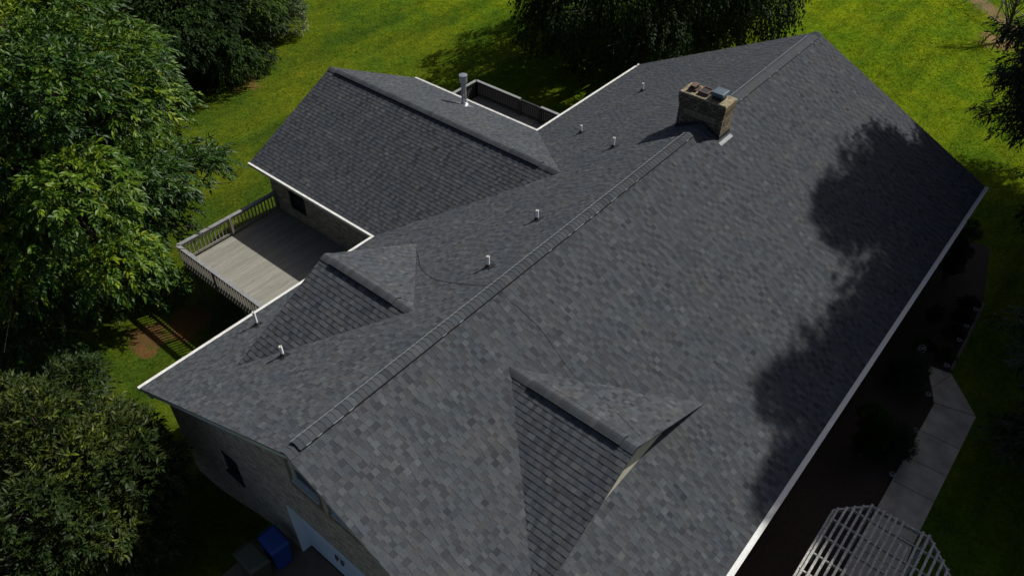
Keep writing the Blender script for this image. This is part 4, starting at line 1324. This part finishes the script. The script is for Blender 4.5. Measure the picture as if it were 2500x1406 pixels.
shrub('columnar_shrub', 'narrow green upright shrub by the eave, left of the walk', 12.9, -8.45, (0.42, 0.42, 1.25), 2200, (8, 0.12, 0.07, 0.02, 0.0), L_DARK, 600, hang=-0.5, nl=22)
shrub('round_shrub', 'rounded dark shrub at the far end of the walk', 16.55, -8.45, (0.58, 0.50, 0.55), 1400, (8, 0.16, 0.07, 0.03, 0.1), L_NEEDLE, 620)
shrub('round_shrub', 'rounded dark shrub spilling over the walk edge midway', 13.5, -9.02, (0.66, 0.48, 0.5), 1400, (8, 0.18, 0.07, 0.025, 0.1), L_NEEDLE, 640)
shrub('columnar_shrub', 'tall black green column at the far front corner of the house', 22.3, -7.85, (0.40, 0.40, 1.5), 2000, (8, 0.12, 0.06, 0.02, 0.0), L_NEEDLE, 660, hang=-0.5, nl=22)
G_H = 'low leafy plants along the bed edging'
for i, (x, y) in enumerate(((18.5, -9.05), (19.75, -9.0), (20.7, -8.95), (21.6, -8.9), (20.3, -8.2), (18.6, -8.4))):
    shrub('low_plant', ['low plant beside the first edging light', 'low plant between the first and second edging lights', 'low plant between the second and third edging lights',
                        'low plant at the far end of the stone edging', 'low plant in the middle of the dark bed', 'low plant behind the small sign'][i],
          x, y, (0.24, 0.24, 0.14), 130, (7, 0.16, 0.11, 0.05, 0.3), L_DARK, 700 + i, G_H, nl=5)
shrub('leafy_shrub', 'loose leafy shrub in the shade below the deck railing', 4.1, 14.9, (0.75, 0.75, 0.9), 420, (7, 0.22, 0.14, 0.07, 0.3), L_HICK, 720, nl=9)


# ------------------------------------------------------------------ grass standing on the lawn
def grass(n_try, seed):
    r = np.random.default_rng(seed)
    x = r.uniform(-6, 64, n_try); y = r.uniform(-13, 48, n_try)
    dist = np.hypot(x + 4.1, y + 9.2)
    inside = lambda a, b_, c, d: (x > a) & (x < b_) & (y > c) & (y < d)
    bad = inside(-0.1, 25.4, -9.6, 7.6) | inside(8.6, 17.7, 7, 14.6) | inside(-15, 1.2, -9, 3.0) | inside(4.5, 9.2, 7, 14.1) | inside(17, 21.2, 7, 14.2) | inside(5, 18.2, -11, -9)
    bad |= (x < 12) & (y < -8)
    for (px_, py_, rad) in ((2.5, 13.5, 0.9), (3.9, 13.0, 1.1), (45.1, -3.8, 1.2), (49.4, -2.0, 0.8), (48.2, -3.1, 0.7), (50.4, -1.1, 0.8)):
        bad |= np.hypot(x - px_, y - py_) < rad * r.uniform(0.4, 1.0, n_try)
    k = ~bad & (r.random(n_try) < np.clip(38.0 / dist, 0.35, 1.0))
    x, y, dist = x[k], y[k], dist[k]
    n = len(x)
    z = np.array([ground(a, c) for a, c in zip(x, y)])
    K = 3
    h = 0.038 * r.uniform(0.6, 1.3, (n, K)); wd = 0.016 * np.clip(dist / 25.0, 1.0, 2.4)[:, None] * r.uniform(0.7, 1.3, (n, K))
    a = r.uniform(0, 2 * math.pi, (n, K)); ln = r.uniform(0.2, 1.1, (n, K)); o = r.normal(0, 0.06, (n, K, 2))
    b = np.stack([x[:, None] + o[..., 0], y[:, None] + o[..., 1], np.repeat(z[:, None], K, 1) - 0.004], axis=2)
    d = np.stack([np.cos(a), np.sin(a), np.zeros_like(a)], axis=2)
    sdv = np.stack([-np.sin(a), np.cos(a), np.zeros_like(a)], axis=2)
    tip = b + d * (ln * h)[..., None]; tip[..., 2] += h
    v = np.stack([b - sdv * wd[..., None], b + sdv * wd[..., None], tip], axis=2).reshape(-1, 3)
    nf = n * K
    me = bpy.data.meshes.new('grass')
    me.vertices.add(nf * 3); me.vertices.foreach_set('co', v.astype(np.float32).ravel())
    me.loops.add(nf * 3); me.loops.foreach_set('vertex_index', np.arange(nf * 3, dtype=np.int32))
    me.polygons.add(nf); me.polygons.foreach_set('loop_start', (np.arange(nf) * 3).astype(np.int32))
    me.update(calc_edges=True)
    at = me.attributes.new('tone', 'FLOAT', 'FACE'); at.data.foreach_set('value', np.repeat(np.clip(r.normal(0.45, 0.16, n), 0.01, 1), K).astype(np.float32))
    me.materials.append(M_BLADE)
    return link_mesh('grass', me)


tag(grass(420000, 77), 'short mown grass blades covering the lawn round the house', 'grass', kind='stuff')
